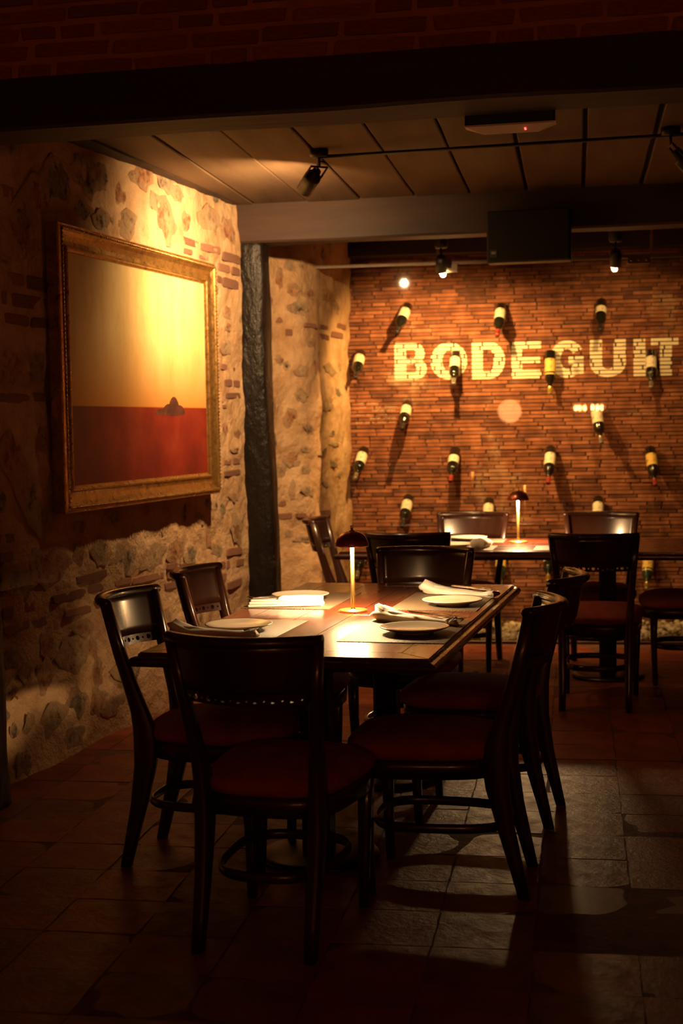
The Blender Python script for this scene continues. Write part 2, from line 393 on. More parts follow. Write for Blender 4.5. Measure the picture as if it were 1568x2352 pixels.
# ------------------------------------------------------------------ mesh helpers
class MB:
    def __init__(self):
        self.v, self.f, self.s, self.mi = [], [], [], []

    def add(self, verts, faces, smooth=False, mi=0):
        o = len(self.v)
        self.v += [tuple(p) for p in verts]
        for f in faces:
            self.f.append([i + o for i in f])
            self.s.append(smooth)
            self.mi.append(mi)
        return self

    def box(self, x0, x1, y0, y1, z0, z1, bev=0.0):
        if bev <= 0:
            v = [(x, y, z) for z in (z0, z1) for y in (y0, y1) for x in (x0, x1)]
            return self.add(v, [(0, 2, 3, 1), (4, 5, 7, 6), (0, 1, 5, 4), (2, 6, 7, 3), (0, 4, 6, 2), (1, 3, 7, 5)])
        b = min(bev, (x1 - x0) * .45, (y1 - y0) * .45, (z1 - z0) * .45)
        def ring(i, z):
            return [(x0 + i + b, y0 + i, z), (x1 - i - b, y0 + i, z), (x1 - i, y0 + i + b, z), (x1 - i, y1 - i - b, z),
                    (x1 - i - b, y1 - i, z), (x0 + i + b, y1 - i, z), (x0 + i, y1 - i - b, z), (x0 + i, y0 + i + b, z)]
        c = b * 0.6
        v = ring(c, z0) + ring(0, z0 + c) + ring(0, z1 - c) + ring(c, z1)
        f = [tuple(range(7, -1, -1)), tuple(range(24, 32))]
        for k in range(3):
            for i in range(8):
                j = (i + 1) % 8
                f.append((k * 8 + i, k * 8 + j, k * 8 + 8 + j, k * 8 + 8 + i))
        return self.add(v, f)

    def lathe(self, prof, n=32, c=(0, 0, 0), smooth=True, cap=True):
        v, f = [], []
        for r, z in prof:
            for i in range(n):
                a = 2 * pi * i / n
                v.append((c[0] + r * cos(a), c[1] + r * sin(a), c[2] + z))
        for k in range(len(prof) - 1):
            for i in range(n):
                j = (i + 1) % n
                f.append((k * n + i, k * n + j, (k + 1) * n + j, (k + 1) * n + i))
        if cap:
            f.append(tuple(range(n - 1, -1, -1)))
            f.append(tuple((len(prof) - 1) * n + i for i in range(n)))
        return self.add(v, f, smooth)

    def tube(self, pts, r, n=8, closed=False, smooth=True, rx=None):
        """sweep: r may be a float or list; rx optional second half-width (rectangular-ish profile)"""
        P = [Vector(p) for p in pts]
        m = len(P)
        v, f = [], []
        for k in range(m):
            a = P[(k - 1) % m] if (closed or k > 0) else P[k]
            b = P[(k + 1) % m] if (closed or k < m - 1) else P[k]
            d = (b - a).normalized()
            ref = Vector((0, 0, 1)) if abs(d.z) < 0.95 else Vector((0, 1, 0))
            s = d.cross(ref).normalized()
            u = s.cross(d)
            rr = r[k] if isinstance(r, (list, tuple)) else r
            ry = rx if rx is not None else rr
            for i in range(n):
                t = 2 * pi * (i + .5) / n
                v.append(P[k] + s * (rr * cos(t)) + u * (ry * sin(t)))
        last = m if closed else m - 1
        for k in range(last):
            for i in range(n):
                j = (i + 1) % n
                k2 = (k + 1) % m
                f.append((k * n + i, k * n + j, k2 * n + j, k2 * n + i))
        if not closed:
            f.append(tuple(range(n - 1, -1, -1)))
            f.append(tuple((m - 1) * n + i for i in range(n)))
        return self.add(v, f, smooth)

    def loft(self, secs, smooth=True, cap=True):
        """secs: list of equal-length closed rings"""
        n = len(secs[0])
        v = [p for s in secs for p in s]
        f = []
        for k in range(len(secs) - 1):
            for i in range(n):
                j = (i + 1) % n
                f.append((k * n + i, k * n + j, (k + 1) * n + j, (k + 1) * n + i))
        if cap:
            f.append(tuple(range(n - 1, -1, -1)))
            f.append(tuple((len(secs) - 1) * n + i for i in range(n)))
        return self.add(v, f, smooth)

    def mesh(self, name, mats):
        me = bpy.data.meshes.new(name)
        me.from_pydata(self.v, [], self.f)
        if not isinstance(mats, (list, tuple)):
            mats = [mats]
        for m in mats:
            me.materials.append(m)
        me.polygons.foreach_set('use_smooth', self.s)
        me.polygons.foreach_set('material_index', self.mi)
        me.update()
        return me

    def build(self, name, mats, parent=None, loc=(0, 0, 0), rot=(0, 0, 0)):
        return link(name, self.mesh(name, mats), parent, loc, rot)


def link(name, me, parent=None, loc=(0, 0, 0), rot=(0, 0, 0), scale=None):
    o = bpy.data.objects.new(name, me)
    COL.objects.link(o)
    o.location = loc
    o.rotation_euler = rot
    if scale:
        o.scale = scale
    if parent is not None:
        o.parent = parent
    return o


def tag(o, label=None, cat=None, group=None, kind=None):
    if label:
        o['label'] = label
    if cat:
        o['category'] = cat
    if group:
        o['group'] = group
    if kind:
        o['kind'] = kind
    return o


def thing(name, label, cat, loc=(0, 0, 0), rz=0.0, group=None):
    o = bpy.data.objects.new(name, None)
    COL.objects.link(o)
    o.empty_display_size = 0.1
    o.location = loc
    o.rotation_euler = (0, 0, rz)
    return tag(o, label, cat, group)


def dup(root, loc, rz, label, group=None):
    c = root.copy()
    COL.objects.link(c)
    c.location = loc
    c.rotation_euler = (0, 0, rz)
    c['label'] = label
    if group:
        c['group'] = group
    for ch in [o for o in root.children]:
        k = ch.copy()
        COL.objects.link(k)
        k.parent = c
        for g in [o for o in ch.children]:
            h = g.copy()
            COL.objects.link(h)
            h.parent = k
    return c


def lerp_table(tab, z):
    if z <= tab[0][0]:
        return tab[0][1:]
    for a, b in zip(tab, tab[1:]):
        if z <= b[0]:
            t = (z - a[0]) / (b[0] - a[0])
            return tuple(p + (q - p) * t for p, q in zip(a[1:], b[1:]))
    return tab[-1][1:]


random.seed(7)

# measured layout of the masonry (along wall, height, width, height) and of the bottles
WALL_BRICKS = [(2.388, 2.562, 0.135, 0.057), (2.408, 2.185, 0.219, 0.057), (2.63, 2.181, 0.186, 0.059), (2.541, 2.092, 0.315, 0.062), (2.318, 2.098, 0.044, 0.064), (2.42, 2.007, 0.209, 0.046), (2.651, 2.008, 0.203, 0.044), (2.379, 1.663, 0.282, 0.042), (2.609, 1.67, 0.113, 0.039), (2.333, 1.052, 0.231, 0.038), (2.284, 0.974, 0.118, 0.042), (4.41, 2.581, 0.321, 0.042), (4.734, 2.576, 0.312, 0.046), (5.076, 2.558, 0.314, 0.054), (4.388, 2.522, 0.128, 0.03), (4.609, 2.516, 0.202, 0.03), (4.954, 2.485, 0.204, 0.048), (5.138, 2.482, 0.136, 0.049), (5.051, 2.399, 0.283, 0.059), (4.878, 2.41, 0.072, 0.042), (3.08, 0.803, 0.335, 0.038), (2.279, 0.731, 0.103, 0.042), (2.506, 0.731, 0.292, 0.047), (2.819, 0.736, 0.311, 0.041), (3.104, 0.74, 0.234, 0.038), (3.739, 0.725, 0.388, 0.037), (4.039, 0.71, 0.143, 0.039), (3.424, 0.737, 0.204, 0.031), (2.353, 0.653, 0.226, 0.038), (2.619, 0.652, 0.27, 0.04), (2.911, 0.654, 0.266, 0.037), (3.19, 0.659, 0.216, 0.039), (5.015, 0.75, 0.261, 0.048), (4.776, 0.684, 0.17, 0.047), (4.943, 0.678, 0.147, 0.048), (5.101, 0.674, 0.137, 0.043), (4.793, 0.614, 0.142, 0.047), (5.002, 0.551, 0.253, 0.048), (4.768, 0.551, 0.156, 0.042), (4.931, 1.886, 0.109, 0.037), (5.115, 1.87, 0.166, 0.038), (4.976, 1.789, 0.132, 0.043), (5.125, 1.787, 0.121, 0.043), (5.045, 1.713, 0.254, 0.035), (4.901, 1.645, 0.058, 0.021), (4.938, 1.305, 0.117, 0.032), (5.095, 1.308, 0.121, 0.038), (5.015, 1.238, 0.268, 0.035), (5.895, 2.237, 0.275, 0.052), (6.174, 2.202, 0.199, 0.03), (5.77, 2.153, 0.156, 0.052), (5.956, 2.147, 0.057, 0.047), (6.52, 2.211, 0.229, 0.031), (6.974, 2.245, 0.275, 0.038), (6.515, 2.143, 0.252, 0.037), (6.859, 2.175, 0.318, 0.041), (5.887, 0.997, 0.114, 0.041), (5.891, 0.911, 0.142, 0.041), (6.417, 0.902, 0.408, 0.04), (6.065, 0.91, 0.141, 0.03), (4.267, 0.606, 0.189, 0.04), (4.023, 0.651, 0.178, 0.038), (3.35, 0.449, 0.301, 0.04), (3.666, 0.436, 0.272, 0.041), (4.213, 0.741, 0.186, 0.034), (4.03, 0.759, 0.131, 0.034)]
WALL_STONES = [(2.858, 2.665, 0.258, 0.203, 1), (2.663, 2.59, 0.223, 0.138, 2), (3.171, 2.758, 0.234, 0.169, 1), (3.333, 2.771, 0.088, 0.108, 1), (3.104, 2.574, 0.207, 0.094, 1), (3.305, 2.561, 0.146, 0.097, 1), (2.518, 2.414, 0.234, 0.212, 2), (2.342, 2.255, 0.067, 0.053, 1), (3.518, 2.717, 0.154, 0.111, 2), (3.785, 2.85, 0.22, 0.115, 2), (4.098, 2.883, 0.208, 0.107, 1), (4.043, 2.647, 0.294, 0.225, 2), (3.623, 2.574, 0.291, 0.135, 0), (4.443, 2.686, 0.259, 0.124, 2), (4.738, 2.75, 0.242, 0.154, 0), (5.048, 2.701, 0.193, 0.16, 2), (4.27, 2.833, 0.155, 0.073, 2), (4.851, 2.889, 0.128, 0.065, 1), (2.362, 1.805, 0.187, 0.152, 2), (2.562, 1.802, 0.159, 0.147, 0), (2.349, 1.414, 0.206, 0.171, 2), (2.662, 1.466, 0.164, 0.119, 0), (2.276, 1.204, 0.073, 0.132, 1), (2.487, 1.241, 0.176, 0.175, 0), (2.595, 1.12, 0.202, 0.158, 0), (2.698, 1.254, 0.104, 0.12, 0), (2.655, 0.897, 0.309, 0.16, 2), (2.972, 0.91, 0.099, 0.126, 2), (3.172, 0.914, 0.143, 0.108, 0), (3.446, 0.842, 0.298, 0.129, 1), (3.78, 0.834, 0.279, 0.116, 0), (4.089, 0.838, 0.181, 0.121, 2), (2.366, 0.855, 0.246, 0.134, 0), (2.964, 0.567, 0.162, 0.075, 2), (2.631, 0.525, 0.123, 0.11, 2), (3.324, 1.073, 0.149, 0.077, 1), (2.994, 1.045, 0.1, 0.063, 2), (2.601, 0.375, 0.138, 0.16, 2), (2.308, 0.529, 0.168, 0.076, 1), (2.424, 0.436, 0.093, 0.078, 2), (2.862, 0.452, 0.241, 0.166, 0), (3.034, 0.437, 0.111, 0.127, 2), (3.097, 0.319, 0.141, 0.128, 2), (2.613, 0.168, 0.225, 0.16, 0), (2.402, 0.2, 0.077, 0.116, 0), (2.834, 0.22, 0.175, 0.103, 1), (3.059, 0.177, 0.186, 0.107, 2), (2.297, 0.365, 0.111, 0.076, 2), (2.76, 0.082, 0.171, 0.082, 0), (2.3, 0.047, 0.112, 0.115, 0), (3.478, 0.266, 0.312, 0.135, 1), (4.466, 0.99, 0.105, 0.056, 1), (4.855, 1.019, 0.101, 0.074, 1), (5.021, 1.09, 0.119, 0.054, 2), (4.598, 0.847, 0.122, 0.072, 2), (4.768, 0.775, 0.17, 0.068, 0), (4.298, 0.8, 0.14, 0.099, 1), (5.045, 0.877, 0.15, 0.148, 2), (4.64, 1.069, 0.11, 0.052, 1), (4.996, 2.222, 0.103, 0.069, 2), (5.012, 2.136, 0.074, 0.043, 2), (4.983, 2.01, 0.132, 0.08, 0), (4.914, 1.505, 0.102, 0.079, 2), (5.106, 1.479, 0.106, 0.054, 2), (5.054, 1.38, 0.105, 0.038, 2), (6.184, 2.421, 0.128, 0.059, 2), (5.994, 2.433, 0.076, 0.07, 2), (6.039, 2.314, 0.128, 0.082, 1), (6.183, 2.09, 0.1, 0.059, 2), (5.858, 1.958, 0.081, 0.047, 2), (5.926, 1.923, 0.044, 0.053, 1), (6.593, 2.436, 0.232, 0.062, 2), (6.801, 2.382, 0.217, 0.076, 0), (5.95, 1.577, 0.076, 0.117, 2), (5.957, 1.31, 0.108, 0.106, 2), (6.113, 1.502, 0.113, 0.059, 1), (6.072, 1.36, 0.083, 0.035, 1), (6.086, 1.22, 0.081, 0.059, 1), (5.962, 1.089, 0.038, 0.106, 2), (6.094, 1.078, 0.127, 0.059, 1), (6.689, 1.46, 0.166, 0.038, 1), (6.707, 1.381, 0.215, 0.031, 1), (6.627, 1.248, 0.259, 0.05, 1), (6.862, 1.161, 0.148, 0.038, 1), (6.369, 1.341, 0.157, 0.036, 1), (6.432, 1.107, 0.272, 0.031, 1), (5.927, 0.795, 0.057, 0.041, 1), (6.047, 0.747, 0.119, 0.042, 1), (5.757, 1.663, 0.173, 0.075, 0), (5.812, 1.43, 0.155, 0.087, 1), (5.863, 1.224, 0.119, 0.088, 0), (6.603, 1.913, 0.257, 0.056, 0), (6.77, 1.762, 0.241, 0.05, 1), (6.47, 1.664, 0.273, 0.067, 0), (5.892, 2.506, 0.069, 0.087, 2), (5.783, 2.355, 0.121, 0.058, 2), (6.055, 1.896, 0.104, 0.071, 0), (6.033, 1.72, 0.091, 0.07, 0), (3.931, 0.121, 0.233, 0.119, 2), (3.255, 0.132, 0.196, 0.088, 0)]
BOTTLES = [('a', -1.069, 2.409, -1.127, 2.2), ('b', -0.37, 2.388, -0.395, 2.161), ('c', 0.36, 2.398, 0.34, 2.176), ('d', -1.429, 2.068, -1.437, 1.874), ('e', -0.713, 2.044, -0.718, 1.813), ('f', -0.013, 2.048, -0.022, 1.709), ('g', 0.714, 2.024, 0.702, 1.757), ('h', -1.08, 1.679, -1.096, 1.494), ('i', 0.31, 1.645, 0.347, 1.364), ('j', -1.415, 1.341, -1.454, 1.131), ('k', -0.725, 1.331, -0.75, 1.103), ('l', -0.016, 1.329, -0.04, 1.078), ('m', 0.704, 1.318, 0.727, 1.053), ('n', -1.081, 0.975, -1.11, 0.773), ('o', -0.477, 0.943, -0.488, 0.736), ('p', 0.328, 0.951, 0.309, 0.731), ('q', -0.032, 0.591, -0.047, 0.364), ('r', 0.692, 0.565, 0.661, 0.3), ('s', -0.393, 0.57, -0.397, 0.326), ('t', -1.438, 0.598, -1.453, 0.4)]
# ------------------------------------------------------------------ room shell
CEIL = 2.903
Y_NEAR, Y_FAR = 5.06, 8.652            # front faces of the two ceiling beams
A_BACK = R(3.5)                        # the cellar wall is turned a little
BX = Vector((cos(A_BACK), sin(A_BACK), 0))
BN = Vector((-sin(A_BACK), cos(A_BACK), 0))
K_BRICK, K_GLASS = 10.704, 9.777
TILE_ROT = R(2.6)


def at_back(u, k, z):
    return BX * u + BN * k + Vector((0, 0, z))


# floor bed and tiles
fl = tag(MB().box(-4.2, 4.2, -3.6, 11.4, -0.12, -0.0035).build('floor', MT['grout']), kind='structure')
tile_meshes = []
TS = 0.296
for k in range(5):
    rnd = random.Random(40 + k)
    g = 0.0025
    h = TS / 2 - g
    n = 4
    v, f = [], []
    for j in range(n + 1):
        for i in range(n + 1):
            x = -h + 2 * h * i / n
            y = -h + 2 * h * j / n
            e = (i in (0, n)) + (j in (0, n))
            z = -0.0005 - 0.0006 * e + rnd.uniform(-.0004, .0004)
            jx = rnd.uniform(-.003, .003) if i in (0, n) else 0
            jy = rnd.uniform(-.003, .003) if j in (0, n) else 0
            v.append((x + jx, y + jy, z))
    for j in range(n):
        for i in range(n):
            a = j * (n + 1) + i
            f.append((a, a + 1, a + n + 2, a + n + 1))
    ring = [i for i in range(n)] + [(i + 1) * (n + 1) - 1 for i in range(n)] + [(n + 1) * (n + 1) - 1 - i for i in range(n)] + [(n - i) * (n + 1) for i in range(n)]
    m_ = len(ring)
    sv = [v[r_] for r_ in ring] + [(v[r_][0] * 1.004, v[r_][1] * 1.004, -0.012) for r_ in ring]
    sf = [(i, m_ + i, m_ + (i + 1) % m_, (i + 1) % m_) for i in range(m_)]
    tile_meshes.append(MB().add(v, f, True).add(sv, sf, False).mesh('tile', MT['tile']))
slate = tile_meshes[0].copy()
slate.materials[0] = MT['slate_tile']
rnd = random.Random(5)
ct, st_ = cos(TILE_ROT), sin(TILE_ROT)
n_tile = 0
far_tiles = MB()
for row in range(-3, 33):
    for colm in range(-11, 10):
        lx = 0.016 + colm * TS + (0.5 * TS if row % 2 and row < -90 else 0)
        ly = 0.05 + row * TS
        x, y = lx * ct - ly * st_, lx * st_ + ly * ct
        if y > 9.66 or y < -0.6 or x > 2.9 or x < -3.1:
            continue
        if x < (-3.1736 + .0829 * y) / .9966 - 0.12:
            continue
        near = (3.0 < y < 9.66) and (x < 0.45 + 0.03 * y) and x > -2.95
        lowz = -0.001 + rnd.uniform(-.0015, .0015)
        rx, ry = rnd.uniform(-.006, .006), rnd.uniform(-.006, .006)
        me = rnd.choice(tile_meshes)
        if 4.0 < y < 4.56 and -0.45 < x < 0.45:
            me = slate
            lowz -= 0.002
        if near and n_tile < 300:
            link('tile', me, fl, (x, y, lowz), (rx, ry, TILE_ROT + rnd.uniform(-.006, .006)))
            n_tile += 1
        else:
            M_ = Matrix.Translation((x, y, lowz)) @ Matrix.Rotation(TILE_ROT, 4, 'Z')
            far_tiles.add([M_ @ vv.co for vv in me.vertices], [tuple(p.vertices) for p in me.polygons], True)
tag(far_tiles.build('tile_field', MT['tile'], fl), kind='stuff')

# ---- left masonry wall: one plastered rubble surface following the plan line of the room
WPOLY = [Vector((-2.898, 3.453)), Vector((-2.413, 9.283)), Vector((-2.25, 9.40)), Vector((-2.205, 9.62)), Vector((-2.15, 10.66))]
WCUM = [0.0]
for a, b in zip(WPOLY, WPOLY[1:]):
    WCUM.append(WCUM[-1] + (b - a).length)


def wall_raw(s):
    i = 0
    while i < len(WPOLY) - 2 and s > WCUM[i + 1]:
        i += 1
    e = (WPOLY[i + 1] - WPOLY[i]).normalized()
    return WPOLY[i] + e * (s - WCUM[i])


def wall_pt(s):
    """smoothed plan point and outward (room-side) normal"""
    p = Vector((0, 0))
    for k in (-2, -1, 0, 1, 2):
        p += wall_raw(s + k * 0.035)
    p /= 5
    e = (wall_raw(s + .07) - wall_raw(s - .07)).normalized()
    return p, Vector((e.y, -e.x))


def wall_disp(s, z):
    q = Vector((s, z, 3.3))
    d = 0.026 * noise.noise(q * 1.7) + 0.016 * noise.noise(q * 4.3 + Vector((5, 0, 0))) + 0.009 * noise.noise(q * 9.0) + 0.006 * noise.noise(q * 18.0)
    if z < 0.45:
        d += 0.045 * ((0.45 - z) / 0.45) ** 1.5
    return d


def wall_world(s, z, off=0.0):
    p, nn = wall_pt(s)
    q = p + nn * (wall_disp(s, z) + off)
    return Vector((q.x, q.y, z))


ds = 0.022
S0, S1 = -3.9, 7.22
ni, nj = int((S1 - S0) / ds), 135
v, f = [], []
for i in range(ni + 1):
    s = S0 + i * ds
    p, nn = wall_pt(s)
    for j in range(nj + 1):
        z = -0.03 + j * (2.98 / nj)
        q = p + nn * wall_disp(s, z)
        v.append((q.x, q.y, z))
for i in range(ni):
    for j in range(nj):
        a = i * (nj + 1) + j
        f.append((a, a + nj + 1, a + nj + 2, a + 1))
wl = tag(MB().add(v, f, True).build('wall_left', MT['plaster']), kind='structure')


def make_stone(seed):
    rnd = random.Random(seed)
    off = Vector((rnd.uniform(0, 90), rnd.uniform(0, 90), rnd.uniform(0, 90)))
    n, m = 14, 5
    v, f = [], []
    for k in range(m):
        ph = (k / (m - 1)) * pi / 2
        rr, zz = cos(ph) if k < m - 1 else 0.12, sin(ph)
        for i in range(n):
            a = 2 * pi * i / n
            d = Vector((cos(a), sin(a), 0))
            w = 1 + 0.5 * noise.noise(d * 1.6 + off) + 0.3 * noise.noise(d * 3.7 + off) + rnd.uniform(-.08, .08)
            pp = d * (0.5 * w * (rr ** 0.55))
            v.append((pp.x, pp.y, (zz ** 0.7) * (0.8 + 0.35 * noise.noise(pp * 5 + off)) - 0.15))
    for k in range(m - 1):
        for i in range(n):
            j = (i + 1) % n
            f.append((k * n + i, k * n + j, (k + 1) * n + j, (k + 1) * n + i))
    f.append(tuple((m - 1) * n + i for i in range(n)))
    return v, f


SM = {}
for ci, key in enumerate(('stone_pale', 'stone_grey_pit_shade', 'stone_rust')):
    for vv in range(5):
        a, b = make_stone(100 + vv)
        SM[ci, vv] = MB().add(a, b, True).mesh('stone', MT[key])


def place_on_wall(name, me, s, z, sx, sy, sz, off=0.0, roll=0.0):
    p, nn = wall_pt(s)
    o = bpy.data.objects.new(name, me)
    COL.objects.link(o)
    n3 = Vector((nn.x, nn.y, 0))
    t3 = Vector((-nn.y, nn.x, 0))
    zz = Vector((0, 0, 1))
    ex = t3 * cos(roll) + zz * sin(roll)
    ey = zz * cos(roll) - t3 * sin(roll)
    w = wall_world(s, z, off)
    M_ = Matrix(((ex.x, ey.x, n3.x, w.x), (ex.y, ey.y, n3.y, w.y), (ex.z, ey.z, n3.z, w.z), (0, 0, 0, 1)))
    o.matrix_world = M_ @ Matrix.Diagonal((sx, sy, sz, 1))
    o.parent = wl
    return o


rnd = random.Random(11)
for (s, z, w, h, c) in WALL_STONES:
    place_on_wall('stone', SM[c, rnd.randrange(5)], s, z, w * 1.3, h * 1.3, rnd.uniform(.005, .011), 0.0, rnd.uniform(-.2, .2))  # some small grey ones stand for shaded pits in the wall
placed = [(q[0], q[1], max(q[2], q[3]) * .6) for q in WALL_STONES] + [(q[0], q[1], q[2] * .55) for q in WALL_BRICKS]
for k in range(900):
    s, z = rnd.uniform(1.9, 7.0), rnd.uniform(0.1, 2.8)
    r_ = rnd.uniform(.03, .085)
    if 2.1 < s < 4.6 and 1.1 < z < 2.5:
        continue
    if all((s - a) ** 2 + (z - b) ** 2 > (r_ + c) ** 2 for a, b, c in placed) and len(placed) < 250:
        placed.append((s, z, r_))
        place_on_wall('stone', SM[rnd.choice((0, 0, 1, 2, 2)), rnd.randrange(5)], s, z, r_ * 2 * rnd.uniform(.6, 1.1), r_ * 2 * rnd.uniform(.6, 1.2), rnd.uniform(.003, .006), 0.0, rnd.uniform(-.5, .5))
BRM = []
for k in range(4):
    rr = random.Random(300 + k)
    mb = MB().box(-.5, .5, -.5, .5, -.5, .5, 0.10)
    mb.v = [(x + rr.uniform(-.03, .03), y + rr.uniform(-.05, .05), zq) for x, y, zq in mb.v]
    BRM.append(mb.mesh('brick', MT['old_brick']))
for (s, z, w, h) in WALL_BRICKS:
    place_on_wall('brick', rnd.choice(BRM), s, z, w * .97, h * 1.02, 0.05, -0.021 + rnd.uniform(-.003, .004), rnd.uniform(-.03, .03))

# ---- other walls closing the place (outside the photograph)
tag(MB().box(2.9, 3.0, -3.4, 11.4, -0.02, 3.6).build('wall_right', MT['plain_wall']), kind='structure')
tag(MB().box(-4.2, 3.0, -3.5, -3.4, -0.02, 3.6).build('wall_rear', MT['plain_wall']), kind='structure')
tag(MB().box(-4.2, 3.0, -3.5, Y_NEAR + .25, 3.55, 3.65).build('ceiling', MT['plain_wall']), kind='structure')

# ---- brick header wall standing on the near beam
hd = tag(MB().box(-3.3, 2.9, Y_NEAR + .012, Y_NEAR + .24, 2.82, 3.56).build('wall_header', MT['header_mortar']), kind='structure')
rnd = random.Random(21)
hbm = {}
for k in range(6):
    rr = random.Random(500 + k)
    mb = MB().box(-.5, .5, -.5, .5, -.5, .5, 0.07)
    mb.v = [(x + rr.uniform(-.02, .02), y, z + rr.uniform(-.06, .06)) for x, y, z in mb.v]
    hbm[k] = mb.mesh('brick', MT['header_brick'])
z = 2.838
row = 0
while z < 3.5:
    x = -3.0 + (0.14 if row % 2 else 0) + rnd.uniform(-.05, .05)
    hh = rnd.uniform(.040, .052)
    while x < 1.5:
        w = rnd.choice((.27, .28, .25, .13, .29))
        o = link('brick', hbm[rnd.randrange(6)], hd, (x + w / 2, Y_NEAR + .03 + rnd.uniform(-.006, .008), z + hh / 2 + rnd.uniform(-.004, .004)), (0, rnd.uniform(-.012, .012), 0), (w, .06, hh))
        x += w + rnd.uniform(.014, .03)
    z += hh + rnd.uniform(.018, .026)
    row += 1

# ---- timber beams and posts
def hewn_beam(name, x0, x1, y0, y1, z0, z1, m, seed, amp=.006):
    off = Vector((seed * 7.1, 0, 0))
    n = 60
    secs = []
    for i in range(n + 1):
        x = x0 + (x1 - x0) * i / n
        ring = []
        for (y, z_) in ((y0, z0 + .012), (y0 + .012, z0), (y1 - .012, z0), (y1, z0 + .012), (y1, z1), (y0, z1)):
            q = Vector((x * 1.6, y * 9, z_ * 9)) + off
            ring.append((x, y + amp * noise.noise(q), z_ + amp * noise.noise(q + Vector((0, 30, 0)))))
        secs.append(ring)
    return tag(MB().loft(secs, False).build(name, m), kind='structure')


hewn_beam('trim_1', -3.2, 2.9, Y_NEAR, Y_NEAR + .265, 2.65, 2.84, MT['beam_wood'], 1)
hewn_beam('trim_2', -2.75, 2.9, Y_FAR, Y_FAR + .20, 2.662, CEIL + .03, MT['beam_wood'], 2)


def hewn_post(name, cx, cy, w, dpt, z1, seed, m, lean=0.0, taper=0.0):
    off = Vector((seed * 3.7, 4, 1))
    secs = []
    n = 46
    for k in range(n + 1):
        z = -0.02 + (z1 + .02) * k / n
        ring = []
        for i in range(16):
            a = 2 * pi * (i + .5) / 16
            e = 5.0
            x = math.copysign(abs(cos(a)) ** (2 / e), cos(a)) * (w / 2) * (1 + taper * (1 - z / z1))
            y = math.copysign(abs(sin(a)) ** (2 / e), sin(a)) * dpt / 2
            q = Vector((x * 6, y * 6, z * 2.4)) + off
            d = 1 + 0.10 * noise.noise(q) + 0.05 * noise.noise(q * 2.5)
            ring.append((cx + x * d + lean * z + 0.02 * noise.noise(Vector((z * .9, seed, 0))), cy + y * d, z))
        secs.append(ring)
    return MB().loft(secs, True).build(name, m)


tag(hewn_post('trim_3', -2.37, Y_FAR + .11, .165, .20, 2.70, 3, MT['black_wood'], -0.012, .25), kind='structure')
tag(hewn_post('trim_4', -2.632, 5.22, .20, .28, 2.70, 9, MT['black_wood'], -0.016), kind='structure')

# ---- plank ceiling behind the near beam
cl = tag(MB().box(-3.4, 2.9, Y_NEAR + .24, 11.2, CEIL + .03, CEIL + .09).build('ceiling', MT['gap']), kind='structure')
rnd = random.Random(31)
PW = 0.337
for k in range(-6, 12):
    gx = -0.60 + k * PW          # left edge at y = 7
    w = PW - rnd.choice((.010, .014, .022))
    y0, y1 = Y_NEAR + .30, 10.75
    cyl = (y0 + y1) / 2
    cx = gx + PW / 2 - sin(TILE_ROT) * (cyl - 7.0)
    if cx < -2.95:
        continue
    mb = MB()
    nn = 12
    secs = []
    for i in range(nn + 1):
        yy = -(y1 - y0) / 2 + (y1 - y0) * i / nn
        wob = rnd.uniform(-.003, .003)
        secs.append([(-w / 2 + wob, yy, -.010), (-w / 2 + .006 + wob, yy, -.014), (w / 2 - .006 + wob, yy, -.014), (w / 2 + wob, yy, -.010), (w / 2, yy, .012), (-w / 2, yy, .012)])
    mb.loft(secs, False)
    mb.build('plank', MT['plank_wood'], cl, (cx, cyl, CEIL + .012 + rnd.uniform(-.004, .004)), (0, 0, TILE_ROT))
# dark batten closing the ceiling against the left wall
mb = MB()
mb.loft([[(-2.95, 5.2, CEIL - .03), (-2.62, 5.2, CEIL - .02), (-2.62, 5.2, CEIL + .02), (-2.95, 5.2, CEIL + .02)],
         [(-2.62, 8.6, CEIL - .012), (-2.44, 8.6, CEIL - .006), (-2.44, 8.6, CEIL + .02), (-2.62, 8.6, CEIL + .02)]], False)
tag(mb.build('trim_5', MT['beam_wood']), kind='structure')

# ---- cellar brick wall (local x along the wall, y into it)
wb = tag(MB().box(-1.75, 3.2, 0.010, 0.16, -0.05, 2.95).build('wall_back', MT['mortar'], None, tuple(BN * K_BRICK), (0, 0, A_BACK)), kind='structure')
PITCH_Z = 0.02865
rnd = random.Random(77)
BRICKS = []          # u0, u1, z0, z1, front, colour
z = 0.0
row = 0
while z < 2.86:
    u = -1.66 + (0.105 if row % 2 else 0.0) + rnd.uniform(-.035, .035)
    zz = z + rnd.uniform(-.001, .001)
    h = PITCH_Z - rnd.uniform(.0035, .006)
    while u < 1.75:
        w = rnd.choice((.205, .205, .21, .195, .21, .10, .15, .20))
        BRICKS.append((u, u + w, zz, zz + h, rnd.uniform(-.0055, .0035), rnd.choice((0, 1, 1, 1, 2, 2, 3))))
        u += w + rnd.uniform(.004, .010)
    z += PITCH_Z
    row += 1
bm_cache = {}
rest = MB()


def brick_block(w, h):
    return MB().box(-w / 2, w / 2, 0, .05, -h / 2, h / 2, .003)


